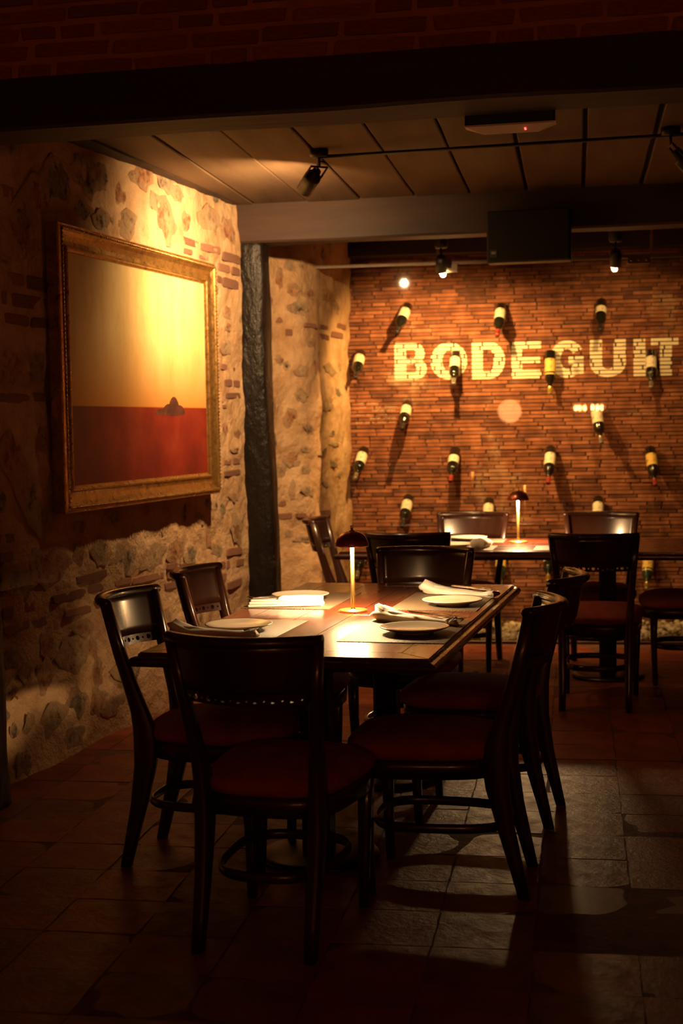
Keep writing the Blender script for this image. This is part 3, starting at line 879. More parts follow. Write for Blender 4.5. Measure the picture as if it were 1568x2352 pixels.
single = 0
order = sorted(range(len(BRICKS)), key=lambda i: abs((BRICKS[i][2] + BRICKS[i][3]) / 2 - 1.93) + (0 if -1.52 < (BRICKS[i][0] + BRICKS[i][1]) / 2 < 1.0 else 9))
for rank, i in enumerate(order):
    u0_, u1_, z0_, z1_, fr, c = BRICKS[i]
    w = round(u1_ - u0_, 3)
    if rank < 300:
        key = (w, c)
        if key not in bm_cache:
            bm_cache[key] = brick_block(w, .0240).mesh('brick', BRICKM[c])
        link('brick', bm_cache[key], wb, ((u0_ + u1_) / 2, fr, (z0_ + z1_) / 2))
        BRICKS[i] = (u0_, u1_, (z0_ + z1_) / 2 - .012, (z0_ + z1_) / 2 + .012, fr, c)
    else:
        b_ = brick_block(w, z1_ - z0_)
        rest.add([(x + (u0_ + u1_) / 2, y + fr, q + (z0_ + z1_) / 2) for x, y, q in b_.v], b_.f, False, c)
tag(rest.build('brick_field', BRICKM, wb), kind='stuff')
hewn = MB().box(-1.75, 3.2, -.14, .02, 2.765, 2.91, .01).build('trim_6', MT['beam_wood'], None, tuple(BN * K_BRICK), (0, 0, A_BACK))
tag(hewn, kind='structure')

# ---- glazed cellar front
gx0 = -1.64
win = tag(MB().box(gx0, 3.0, -.016, .016, 2.598, 2.622, .003).build('window_1', MT['rail_metal'], None, tuple(BN * K_GLASS), (0, 0, A_BACK)), kind='structure')
edges = [gx0 + .005, -.767, -.059, .660, 1.38, 2.1]
for a, b in zip(edges, edges[1:]):
    MB().box(a + .003, b - .003, -.005, .005, .014, 2.598).build('pane', MT['pane'], win)
MB().box(gx0, 3.0, -.014, .014, 0.0, .018, .003).build('floor_channel', MT['rail_metal'], win)
MB().box(-.775, -.757, -.012, .012, 2.622, 2.90).build('rail_hanger', MT['fitting'], win)
MB().box(.652, .668, -.012, .012, 2.622, 2.90).build('rail_hanger', MT['fitting'], win)
MB().box(-.757, -.630, -.018, .018, 2.545, 2.600, .004).build('patch_fitting', MT['fitting'], win)
pf = MB().box(.500, .650, -.018, .018, 2.560, 2.602, .004).build('patch_fitting', MT['rail_metal'], win)
for uu in (.525, .575, .625):
    mb = MB().lathe([(.0065, 0), (.0065, .004)], 12)
    mb.v = [(x, -z_, y) for x, y, z_ in mb.v]
    mb.build('screw', MT['steel'], pf, (uu, -.018, 2.582))

# ---- pebbles on the cellar floor
rnd = random.Random(99)
pb = MB()
for k in range(1500):
    u = rnd.uniform(-1.5, 1.6)
    kk = rnd.uniform(.04, .88)
    r_ = rnd.uniform(.013, .028)
    c_ = at_back(u, K_GLASS + kk, rnd.uniform(.0, .035))
    n, off = 7, Vector((k * 1.7, 0, 0))
    a0 = rnd.uniform(0, 6)
    v = [(c_.x, c_.y, c_.z + r_ * .8)]
    for ring_z, rr in ((.45, .75), (-.1, 1.0), (-.6, .6)):
        for i in range(n):
            a = a0 + 2 * pi * i / n
            q = rr * r_ * (1 + .25 * noise.noise(Vector((cos(a), sin(a), ring_z)) + off))
            v.append((c_.x + q * cos(a) * 1.2, c_.y + q * sin(a), max(c_.z + ring_z * r_, .0)))
    f = [(0, 1 + i, 1 + (i + 1) % n) for i in range(n)]
    for g_ in (0, 1):
        f += [(1 + g_ * n + i, 1 + (g_ + 1) * n + i, 1 + (g_ + 1) * n + (i + 1) % n, 1 + g_ * n + (i + 1) % n) for i in range(n)]
    pb.add(v, f, True)
tag(pb.build('pebbles', MT['pebble']), 'pale pebbles strewn on the floor between the glass and the brick wall', 'pebbles', kind='stuff')
# ------------------------------------------------------------------ painted lettering on the brick wall
def ell(cx, cy, ro, rx, ri, rj, a0, a1, n=12):
    """elliptical band as quads: outer radii (ro, rx), inner radii (ri, rj)"""
    q = []
    for k in range(n):
        a, b = a0 + (a1 - a0) * k / n, a0 + (a1 - a0) * (k + 1) / n
        q.append([(cx + ri * cos(a), cy + rj * sin(a)), (cx + ro * cos(a), cy + rx * sin(a)), (cx + ro * cos(b), cy + rx * sin(b)), (cx + ri * cos(b), cy + rj * sin(b))])
    return q


def rc(x0, x1, y0, y1):
    return [[(x0, y0), (x1, y0), (x1, y1), (x0, y1)]]


H2 = pi / 2
GLYPH = {
    'B': rc(0, .36, 0, 1) + rc(.36, .62, .82, 1) + rc(.36, .62, .42, .58) + rc(.36, .62, 0, .19) + ell(.62, .71, .32, .29, .03, .11, -H2, H2) + ell(.62, .29, .38, .29, .06, .10, -H2, H2),
    'O': ell(.5, .5, .5, .5, .18, .27, 0, 2 * pi, 28),
    'D': rc(0, .33, 0, 1) + rc(.33, .52, .80, 1) + rc(.33, .52, 0, .20) + ell(.52, .5, .48, .5, .14, .30, -H2, H2, 14),
    'E': rc(0, .36, 0, 1) + rc(.36, 1, .78, 1) + rc(.36, .96, .41, .60) + rc(.36, 1, 0, .22),
    'G': ell(.52, .5, .52, .5, .20, .27, R(32), R(322), 24) + rc(.56, 1, .36, .56) + rc(.70, 1, .10, .50),
    'U': rc(0, .34, .34, 1) + rc(.66, 1, .34, 1) + ell(.5, .36, .5, .36, .16, .15, pi, 2 * pi, 14),
    'I': rc(0, 1, 0, 1),
    'T': rc(0, 1, .80, 1) + rc(.33, .76, 0, .80),
}


def clip(poly, x0, x1, y0, y1):
    for ax, lim, sg in ((0, x0, 1), (0, x1, -1), (1, y0, 1), (1, y1, -1)):
        out = []
        for i in range(len(poly)):
            p, q = poly[i], poly[(i + 1) % len(poly)]
            a, b = sg * (p[ax] - lim), sg * (q[ax] - lim)
            if a >= 0:
                out.append(p)
            if (a >= 0) != (b >= 0):
                t = a / (a - b)
                out.append((p[0] + t * (q[0] - p[0]), p[1] + t * (q[1] - p[1])))
        poly = out
        if len(poly) < 3:
            return []
    return poly


def paint_on_bricks(polys, lift=.0012):
    mb = MB()
    us = [p[0] for q in polys for p in q]
    zs = [p[1] for q in polys for p in q]
    for (a, b, c, d, fr, _) in BRICKS:
        if b < min(us) or a > max(us) or d < min(zs) or c > max(zs):
            continue
        for q in polys:
            r_ = clip(q, a + .002, b - .002, c + .0015, d - .0015)
            if r_:
                mb.add([(p[0], fr - lift, p[1]) for p in r_], [tuple(range(len(r_)))])
    return mb


sign = thing('wall_lettering', 'large cream painted capital letters across the brick wall', 'lettering', tuple(BN * K_BRICK), A_BACK)
for ch, ua, ub, z0_, z1_ in (('B', -1.175, -.932, 1.851, 2.126), ('O', -.904, -.630, 1.847, 2.124), ('D', -.594, -.349, 1.845, 2.120), ('E', -.301, -.082, 1.843, 2.117),
                             ('G', -.020, .227, 1.840, 2.116), ('U', .274, .534, 1.839, 2.114), ('I', .589, .675, 1.840, 2.112), ('T', .714, .912, 1.840, 2.113)):
    polys = [[(ua + p[0] * (ub - ua), z0_ + p[1] * (z1_ - z0_)) for p in q] for q in GLYPH[ch]]
    paint_on_bricks(polys).build('letter', MT['paint'], sign)


def scribble(u, z, length, h, rnd):
    """one illegible hand-painted word: upright strokes joined by small bows"""
    q = []
    x = u
    while x < u + length:
        w = h * rnd.uniform(.45, .7)
        t = h * .16
        sl = h * rnd.uniform(-.05, .18)
        kind = rnd.randrange(4)
        q.append([(x, z), (x + t, z), (x + t + sl, z + h), (x + sl, z + h)])
        if kind in (0, 2):
            q.append([(x + w * .7, z), (x + w * .7 + t, z), (x + w * .7 + t + sl, z + h), (x + w * .7 + sl, z + h)])
        if kind in (0, 1):
            q.append([(x, z + h * .42), (x + w * .8, z + h * .42), (x + w * .8, z + h * .58), (x, z + h * .58)])
        if kind in (1, 3):
            q.append([(x + sl, z + h * .85), (x + w * .8 + sl, z + h * .85), (x + w * .8 + sl, z + h), (x + sl, z + h)])
        if kind == 3:
            q.append([(x, z), (x + w * .8, z), (x + w * .8, z + h * .15), (x, z + h * .15)])
        x += w + h * .18
    return q


rnd = random.Random(3)
note = thing('wall_inscription', 'six short lines of small pale handwriting on bricks beside the stone wall', 'inscription', tuple(BN * K_BRICK), A_BACK)
# six rows, each on one course
rows = [(-1.455, .17, 1.675), (-1.445, .22, 1.6465), (-1.35, .14, 1.618), (-1.47, .25, 1.589), (-1.37, .18, 1.561), (-1.475, .27, 1.532)]
for (u, ln, z) in rows:
    pl_ = []
    x = u
    while x < u + ln:
        wl_ = rnd.uniform(.04, .09)
        pl_ += scribble(x, z, wl_, .018, rnd)
        x += wl_ + rnd.uniform(.015, .04)
    paint_on_bricks(pl_, .0014).build('text_row', MT['chalk'], note)['kind'] = 'stuff'
note2 = thing('wall_inscription', 'single faint line of small handwriting on bricks at the right, below the large letters', 'inscription', tuple(BN * K_BRICK), A_BACK)
paint_on_bricks(scribble(.545, 1.562, .08, .016, rnd) + scribble(.655, 1.562, .075, .016, rnd), .0014).build('text_row', MT['chalk'], note2)['kind'] = 'stuff'

# ------------------------------------------------------------------ wine bottles pegged to the brick wall
BR_ = .040
body = MB().lathe([(.0, .006), (.030, .002), (BR_ - .003, 0), (BR_, .006), (BR_, .195), (.0385, .208), (.030, .226), (.020, .240), (.0155, .256), (.0148, .312), (.0165, .313), (.0165, .322), (.012, .3225)], 24)
body_dark = body.mesh('glass', MT['bottle_glass'])
body_green = body.mesh('glass', MT['bottle_green'])
lab = MB().lathe([(BR_ + .0006, .062), (BR_ + .0006, .160)], 24, cap=False)
LABM = {k: lab.mesh('label', MT[k]) for k in ('label_cream', 'label_yellow')}
lab2 = MB().lathe([(BR_ + .0006, .085), (BR_ + .0006, .150)], 24, cap=False)
LABM['small'] = lab2.mesh('label', MT['label_cream'])
cap_ = MB().lathe([(.0160, .268), (.0160, .3135), (.0176, .3135), (.0176, .3235), (.0, .3242)], 18, cap=False)
CAPM = {k: cap_.mesh('capsule', MT[k]) for k in ('cap_black', 'cap_red', 'cap_gold', 'cap_silver', 'cap_green')}
BSPEC = {
    'a': ('label_cream', 'cap_black', 'wine bottle with cream label and dark neck, top left of the brick wall'),
    'b': ('label_cream', 'cap_red', 'wine bottle with pale label and red neck above the letter D'),
    'c': ('small', 'cap_black', 'shadowed dark wine bottle above the letter U'),
    'd': ('label_cream', 'cap_black', 'wine bottle with long cream label against the stone wall, left of the lettering'),
    'e': ('label_cream', 'cap_silver', 'wine bottle hanging over the letter O'),
    'f': ('label_yellow', 'cap_gold', 'wine bottle with yellow label and gold neck beside the letter G'),
    'g': ('label_cream', 'cap_silver', 'wine bottle with white label over the letters I and T'),
    'h': ('label_cream', 'cap_black', 'wine bottle with cream label right of the small handwriting'),
    'i': ('label_cream', 'cap_silver', 'tilted wine bottle with cream label below the letter U'),
    'j': ('label_cream', 'cap_silver', 'wine bottle with a long slanting shadow beside the stone wall, below the handwriting'),
    'k': ('small', 'cap_red', 'wine bottle with small label and red neck below the letter O'),
    'l': ('label_cream', 'cap_red', 'wine bottle with large cream label and red neck below the letter G'),
    'm': ('label_yellow', 'cap_red', 'wine bottle with yellowish label at the right, below the letter T'),
    'n': ('label_cream', 'cap_black', 'wine bottle with cream label just above the two nearest chair backs by the stone wall'),
    'o': ('label_cream', 'cap_black', 'wine bottle half hidden behind the far left chair back, left of the far lamp'),
    'p': ('label_cream', 'cap_black', 'wine bottle half hidden behind the far right chair back'),
    'q': ('small', 'cap_gold', 'dark wine bottle seen under the far table, left of the chair there'),
    'r': ('label_yellow', 'cap_gold', 'green wine bottle with gold neck label under the far table at right'),
    's': ('label_yellow', 'cap_green', 'wine bottle with green neck seen below the far table'),
    't': ('small', 'cap_silver', 'dark wine bottle low on the wall behind the near table lamp'),
}
for (nm, ub, zb, ut, zt) in BOTTLES:
    lb, cp, label = BSPEC[nm]
    inp = Vector((ut - ub, 0, zt - zb))
    L = .322
    out = sqrt(max(L * L - inp.length ** 2, .07 ** 2))
    ax = Vector((inp.x, -out, inp.z)).normalized()
    base = Vector((ub, -.026, zb - .01))
    wdir = BX * ax.x + BN * ax.y + Vector((0, 0, ax.z))
    o = thing('wine_bottle', label, 'bottle', tuple(at_back(base.x, K_BRICK + base.y, base.z)), 0, 'wine bottles pegged to the brick wall')
    o.rotation_euler = wdir.to_track_quat('Z', 'Y').to_euler()
    g = link('glass', body_green if nm in 'rs' else body_dark, o)
    link('label', LABM[lb], o)
    link('capsule', CAPM[cp], o)
    if nm in ('f', 'r'):
        band = MB().lathe([(BR_ + .0007, .172), (BR_ + .0007, .182)], 24, cap=False).build('label_band', MT['label_yellow'], o)
# ------------------------------------------------------------------ dining tables
T_Z = 0.785


def make_table(name, label, loc, rz, length, width, cols):
    t = thing(name, label, 'table', loc, rz)
    hw, hl = width / 2, length / 2
    bw = 0.105
    th = .018
    top = T_Z - .0
    g = .0012
    # mitred border boards and field planks (length along y)
    def board(pts, nm):
        v = [(x, y, top - th) for x, y in pts] + [(x, y, top - .0012) for x, y in pts]
        c = Vector((sum(p[0] for p in pts) / 4, sum(p[1] for p in pts) / 4))
        ins = []
        for x, y in pts:
            d = (c - Vector((x, y))).normalized() * .0022
            ins.append((x + d.x, y + d.y, top))
        v += ins
        f = [(3, 2, 1, 0)] + [(i, (i + 1) % 4, 4 + (i + 1) % 4, 4 + i) for i in range(4)] + [(4 + i, 4 + (i + 1) % 4, 8 + (i + 1) % 4, 8 + i) for i in range(4)] + [(8, 9, 10, 11)]
        return MB().add(v, f).build(nm, MT['table_wood'], t)
    board([(-hw + g, -hl), (hw - g, -hl), (hw - bw, -hl + bw - g), (-hw + bw, -hl + bw - g)], 'border_board')
    board([(hw - bw, hl - bw + g), (hw - g, hl), (-hw + g, hl), (-hw + bw, hl - bw + g)][::1], 'border_board')
    board([(-hw, -hl + g), (-hw + bw - g, -hl + bw), (-hw + bw - g, hl - bw), (-hw, hl - g)], 'border_board')
    board([(hw - bw + g, -hl + bw), (hw, -hl + g), (hw, hl - g), (hw - bw + g, hl - bw)], 'border_board')
    npl = 4
    fwid = (2 * hw - 2 * bw) / npl
    for k in range(npl):
        x0, x1 = -hw + bw + k * fwid + g, -hw + bw + (k + 1) * fwid - g
        cut = [-.18, .22, -.05, .3][k] * length / 2
        for ya, yb in ((-hl + bw, cut), (cut + .0024, hl - bw)):
            board([(x0, ya), (x1, ya), (x1, yb), (x0, yb)], 'plank')
    # bull-nosed rim
    prof = [(.000, -.020), (.000, -.004), (.004, -.004), (.005, -.012), (.012, -.012), (.022, -.015), (.030, -.023), (.031, -.031), (.027, -.040), (.018, -.046), (-.02, -.046), (-.02, -.020)]
    secs = []
    for sx, sy in ((-1, -1), (1, -1), (1, 1), (-1, 1), (-1, -1)):
        secs.append([(sx * (hw + p), sy * (hl + p), top + z) for p, z in prof])
    MB().loft(secs, False, False).build('rim', MT['edge_wood'], t)
    MB().box(-hw + .03, hw - .03, -hl + .03, hl - .03, top - .044, top - th).build('underframe', MT['edge_wood'], t)
    for cy in cols:
        MB().box(-.05, .05, cy - .05, cy + .05, .03, top - .044, .008).build('column', MT['black_wood'], t)
        MB().lathe([(.0, 0.0), (.205, 0.0), (.215, .006), (.213, .014), (.19, .022), (.09, .032), (.0, .034)], 40, (0, cy, 0), cap=False).build('pedestal_base', MT['base_metal'], t)
        MB().box(-.16, .16, cy - .05, cy + .05, top - .066, top - .044, .004).build('bearer', MT['black_wood'], t)
    return t


TROT = R(-2.3)
table_a = make_table('dining_table', 'dark red wooden dining table in front, laid for four with a lit lamp', (-1.102, 5.42, 0), TROT, 2.06, .965, (-.60, .53))
table_b = make_table('dining_table', 'dark wooden dining table further back, before the glass wall', (-.70, 8.54, 0), R(90.0), 2.06, .94, (-.49, .50))


def on_a(x, y):
    """front-table point given in room coordinates"""
    return (x, y, T_Z)


# ------------------------------------------------------------------ chairs
def make_chair():
    t = thing('dining_chair', 'x', 'chair', (0, 0, 0), 0, 'dark wooden dining chairs with red seats')
    wood = MT['chair_wood']
    # rear legs running up into the back posts: z, x, y, wx, wy
    tab = [(0.0, .172, -.322, .034, .036), (.10, .171, -.298, .037, .043), (.22, .172, -.268, .040, .054), (.36, .174, -.240, .042, .074), (.43, .175, -.236, .041, .082),
           (.49, .177, -.240, .038, .076), (.55, .181, -.254, .036, .060), (.64, .189, -.282, .034, .048), (.75, .200, -.313, .034, .043), (.925, .219, -.352, .034, .038)]
    for s in (-1, 1):
        secs = []
        for (z, x, y, wx, wy) in tab:
            a, b, e = wx / 2, wy / 2, .006
            secs.append([(s * x + px, y + py, z) for px, py in ((-a + e, -b), (a - e, -b), (a, -b + e), (a, b - e), (a - e, b), (-a + e, b), (-a, b - e), (-a, -b + e))])
        MB().loft(secs, True).build('rear_leg', wood, t)
        secs = []
        for (z, x, y, w) in ((0, .188, .172, .028), (.15, .190, .178, .033), (.30, .194, .180, .039), (.425, .197, .178, .044)):
            a, e = w / 2, .005
            secs.append([(s * x + px, y + py, z) for px, py in ((-a + e, -a), (a - e, -a), (a, -a + e), (a, a - e), (a - e, a), (-a + e, a), (-a, a - e), (-a, -a + e))])
        MB().loft(secs, True).build('front_leg', wood, t)

    def bk(tt, z):
        x, y = lerp_table([(q[0], q[1], q[2]) for q in tab], z)
        return tt * x, y - .080 * (1 - tt * tt)
    # curved back panel
    n, mz = 18, 5
    def slab(z0, z1, t0, t1, thick, mz):
        fr, bkk = [], []
        for j in range(mz + 1):
            z = z0 + (z1 - z0) * j / mz
            for i in range(n + 1):
                tt = t0 + (t1 - t0) * i / n
                x, y = bk(tt, z)
                fr.append((x, y + thick / 2, z))
                bkk.append((x, y - thick / 2, z))
        v = fr + bkk
        o = len(fr)
        f = []
        w = n + 1
        for j in range(mz):
            for i in range(n):
                a = j * w + i
                f.append((a, a + w, a + w + 1, a + 1))
                f.append((o + a, o + a + 1, o + a + w + 1, o + a + w))
        for i in range(n):
            f.append((i, i + 1, o + i + 1, o + i))
            a = mz * w + i
            f.append((a, o + a, o + a + 1, a + 1))
        for j in range(mz):
            a = j * w
            f.append((a, o + a, o + a + w, a + w))
            b = a + n
            f.append((b, b + w, o + b + w, o + b))
        return v, f
    v, f = slab(.776, .925, -.97, .97, .022, mz)
    MB().add(v, f, True).build('backrest', wood, t)
    # rolled top rail
    secs = []
    prof = [(.013, -.006), (.016, .004), (.012, .014), (.002, .020), (-.012, .021), (-.024, .016), (-.030, .006), (-.027, -.004), (-.018, -.010), (-.010, -.012)]
    for i in range(n + 1):
        tt = -1.06 + 2.12 * i / n
        x, y = bk(tt, .925)
        secs.append([(x, y + a, .922 + b) for a, b in prof])
    MB().loft(secs, True).build('top_rail', wood, t)
    # pierced lower rail: alternating large and small holes
    mb = MB()
    cells = 15
    z0, z1, th = .742, .776, .016
    zc = (z0 + z1) / 2
    for c in range(cells):
        ta, tb = -.90 + 1.80 * c / cells, -.90 + 1.80 * (c + 1) / cells
        rr = .0088 if c % 2 == 1 else .0042
        hwid = (tb - ta) * .2 / 2
        def pt(dx, dz, side):
            tt = (ta + tb) / 2 + dx / .2
            z = zc + dz
            x, y = bk(tt, z)
            return (x, y + side * th / 2, z)
        outer = [(hwid, 0), (hwid, z1 - zc), (0, z1 - zc), (-hwid, z1 - zc), (-hwid, 0), (-hwid, z0 - zc), (0, z0 - zc), (hwid, z0 - zc)]
        inner = [(rr * cos(pi / 4 * k), rr * sin(pi / 4 * k)) for k in range(8)]
        v = [pt(a, b, 1) for a, b in outer] + [pt(a, b, 1) for a, b in inner] + [pt(a, b, -1) for a, b in outer] + [pt(a, b, -1) for a, b in inner]
        f = []
        for i in range(8):
            j = (i + 1) % 8
            f += [(i, j, 8 + j, 8 + i), (16 + i, 24 + i, 24 + j, 16 + j), (8 + i, 8 + j, 24 + j, 24 + i)]
        for i in (1, 2, 5, 6):
            j = (i + 1) % 8
            f.append((i, 16 + i, 16 + j, j))
        mb.add(v, f)
    mb.build('pierced_rail', wood, t)
    # seat frame and cushion
    def outline(k, grow=0.0):
        a = 2 * pi * k / 40
        e = .52
        y = (.235 + grow) * math.copysign(abs(sin(a)) ** e, sin(a))
        w = .224 + grow + .020 * y / .235
        x = w * math.copysign(abs(cos(a)) ** e, cos(a))
        if y < 0:
            y -= .016 * (1 - (x / w) ** 2)
        else:
            y += .018 * (1 - (x / w) ** 2)
        return x, y
    secs = []
    for (g, z) in ((-.012, .385), (-.004, .385), (-.002, .42), (-.002, .442), (-.03, .446)):
        secs.append([outline(k, g) + (z,) for k in range(40)])
    MB().loft(secs, True).build('seat_frame', wood, t)
    secs = []
    for (g, z) in ((-.012, .443), (.006, .453), (.013, .469), (.010, .486), (-.012, .504), (-.06, .519), (-.13, .528), (-.19, .531)):
        secs.append([outline(k, g) + (z,) for k in range(40)])
    MB().loft(secs, True).build('seat', MT['seat_cloth'], t)
    # bent-wood hoop between the legs
    pts = []
    for k in range(36):
        a = 2 * pi * k / 36
        e = .66
        y = .222 * math.copysign(abs(sin(a)) ** e, sin(a))
        x = (.172 + .012 * y / .2) * math.copysign(abs(cos(a)) ** e, cos(a))
        pts.append((x, y - .045, .215))
    MB().tube(pts, .010, 6, closed=True, rx=.016).build('stretcher', wood, t)
    return t


chair = make_chair()
CH = [
    ((-1.072, 4.174), -5, 'dark wooden chair nearest the viewer, its back to us'),
    ((-1.44, 4.77), -92, 'nearer of two dark chairs on the wall side of the front table, back panel shining'),
    ((-1.45, 5.60), -92, 'farther of two dark chairs on the wall side of the front table'),
    ((-.700, 4.65), 90, 'nearer of two dark chairs on the right side of the front table'),
    ((-.66, 5.475), 86, 'farther of two dark chairs on the right side of the front table'),
    ((-1.035, 6.21), 174, 'dark wooden chair at the far end of the front table, facing us behind the lamp'),
    ((-.24, 7.795), -2, 'right-hand dark chair with its back to us at the far table'),
    ((-1.24, 7.87), 0, 'left-hand dark chair with its back to us at the far table'),
    ((-1.635, 8.70), -88, 'dark chair seen edge-on at the left end of the far table'),
    ((-1.105, 8.81), 176, 'left-hand dark chair facing us across the far table'),
    ((-.28, 8.76), 177, 'right-hand dark chair facing us across the far table'),
    ((.235, 8.46), 90, 'dark wooden chair at the right end of the far table, cut by the picture edge'),
]
for i, ((x, y), a, label) in enumerate(CH):
    if i == 0:
        chair.location = (x, y, 0)
        chair.rotation_euler = (0, 0, R(a))
        chair['label'] = label
    else:
        dup(chair, (x, y, 0), R(a), label, 'dark wooden dining chairs with red seats')

# ------------------------------------------------------------------ table lamps
def make_lamp():
    t = thing('table_lamp', 'x', 'lamp', (0, 0, 0), 0, 'dome table lamps')
    MB().lathe([(.0, .0), (.055, .0), (.0575, .002), (.0575, .006), (.055, .0085), (.012, .0095), (.010, .012)], 48, cap=False).build('base', MT['brass'], t)
    MB().lathe([(.0085, .009), (.0078, .03), (.0078, .272)], 24).build('stem', MT['brass'], t)
    sh = MB().lathe([(.0655, .258), (.0665, .259), (.0655, .268), (.061, .284), (.052, .299), (.039, .310), (.022, .3165), (.010, .318), (.0, .318)], 48, cap=False).build('shade', MT['copper_shade'], t)
    MB().lathe([(.0645, .2585), (.060, .282), (.050, .296), (.036, .3065), (.0, .312)], 48, cap=False).build('shade_lining', MT['shade_inner'], sh)
    MB().lathe([(.009, .274), (.025, .274), (.027, .277), (.027, .286), (.0, .286)], 32, cap=False).build('light_disc', MT['diffuser'], t)
    MB().lathe([(.011, .318), (.011, .3205), (.0055, .322), (.0055, .336), (.0062, .337), (.0062, .340), (.0, .341)], 20, cap=False).build('finial', MT['brass'], t)
    return t


lamp = make_lamp()
lamp['label'] = 'lit brass table lamp with bronze dome shade on the front table'
lamp.location = (-1.122, 5.466, T_Z)
lamp2 = dup(lamp, (-.748, 8.70, T_Z), 0, 'lit brass table lamp with dark dome shade on the far table', 'dome table lamps')
for o in (lamp, lamp2):
    add_light('lamp_light', 'AREA', (o.location.x, o.location.y, T_Z + .268), P_TABLE, WARM, None, shape='DISK', size=.10, spread=R(180))

# ------------------------------------------------------------------ tableware
mat_me = MB().box(-.5, .5, -.5, .5, 0, .0022).mesh('placemat', MT['placemat'])


def placemat(label, x, y, w, l, rz):
    mb = MB().box(-w / 2, w / 2, -l / 2, l / 2, 0, .0022)
    o = mb.build('placemat', MT['placemat'], None, (x, y, T_Z), (0, 0, rz))
    return tag(o, label, 'placemat', 'woven placemats')


placemat('woven placemat under the front right plate nearest the viewer', -.825, 4.960, .372, .555, TROT)
placemat('woven placemat under the front table plate at the far right', -.803, 5.800, .352, .585, TROT)
placemat('woven placemat under the folded napkin and plate at the far left of the front table', -1.405, 5.80, .370, .56, TROT)
placemat('woven placemat under the front left plate, partly behind the nearest chair back', -1.432, 4.92, .370, .555, TROT)
placemat('pale woven placemat on the far table left of its lamp', -1.03, 8.30, .36, .30, R(0))
placemat('pale woven placemat on the back edge of the far table', -1.05, 8.82, .42, .28, R(0))
placemat('pale woven placemat on the far table behind the right-hand chair back', -.42, 8.30, .40, .30, R(0))

plate_me = MB().lathe([(.0, .004), (.055, .004), (.058, .0), (.066, .0), (.068, .004), (.095, .011), (.117, .0185), (.1225, .0215), (.1225, .0235), (.119, .0242), (.112, .0225), (.090, .0155), (.070, .0115), (.0, .0105)], 56, cap=False).mesh('plate', MT['china'])
for label, x, y in (('white round plate at the front left of the near table', -1.436, 4.930), ('white round plate behind the folded napkin at the far left of the near table', -1.425, 5.835),
                    ('white round plate at the front right of the near table', -.790, 4.915), ('white round plate at the far right of the near table', -.757, 5.690),
                    ('white plate on the far table before the chair facing us', -1.075, 8.83), ('white plate on the far table mostly hidden behind the left chair back', -1.10, 8.33)):
    tag(link('plate', plate_me, None, (x, y, T_Z + .0022)), label, 'plate', 'white dinner plates')


def fork_mesh():
    mb = MB()
    secs = []
    for (x, w, z) in ((-.09, .0045, .0), (-.06, .0048, .002), (.02, .0035, .004), (.05, .0045, .002), (.062, .011, .0), (.075, .0125, -.002)):
        secs.append([(x, -w, z), (x, w, z), (x, w, z + .0022), (x, -w, z + .0022)])
    mb.loft(secs, False)
    for k in (-1.5, -.5, .5, 1.5):
        y = k * .0066
        mb.loft([[(.075, y - .0022, -.002), (.075, y + .0022, -.002), (.075, y + .0022, .0002), (.075, y - .0022, .0002)],
                 [(.112, y * .95 - .0012, .003), (.112, y * .95 + .0012, .003), (.112, y * .95 + .0012, .0044), (.112, y * .95 - .0012, .0044)]], False)
    return mb


def knife_mesh():
    mb = MB()
    secs = []
    for (x, w, t_) in ((-.11, .006, .0055), (-.10, .0075, .006), (-.02, .0062, .006), (.0, .0055, .004), (.02, .008, .0018), (.08, .009, .0014), (.11, .002, .0010)):
        secs.append([(x, -w, 0), (x, w, 0), (x, w, t_), (x, -w, t_)])
    mb.loft(secs, False)
    return mb


FORK = fork_mesh().mesh('fork', MT['steel'])
KNIFE = knife_mesh().mesh('knife', MT['steel'])


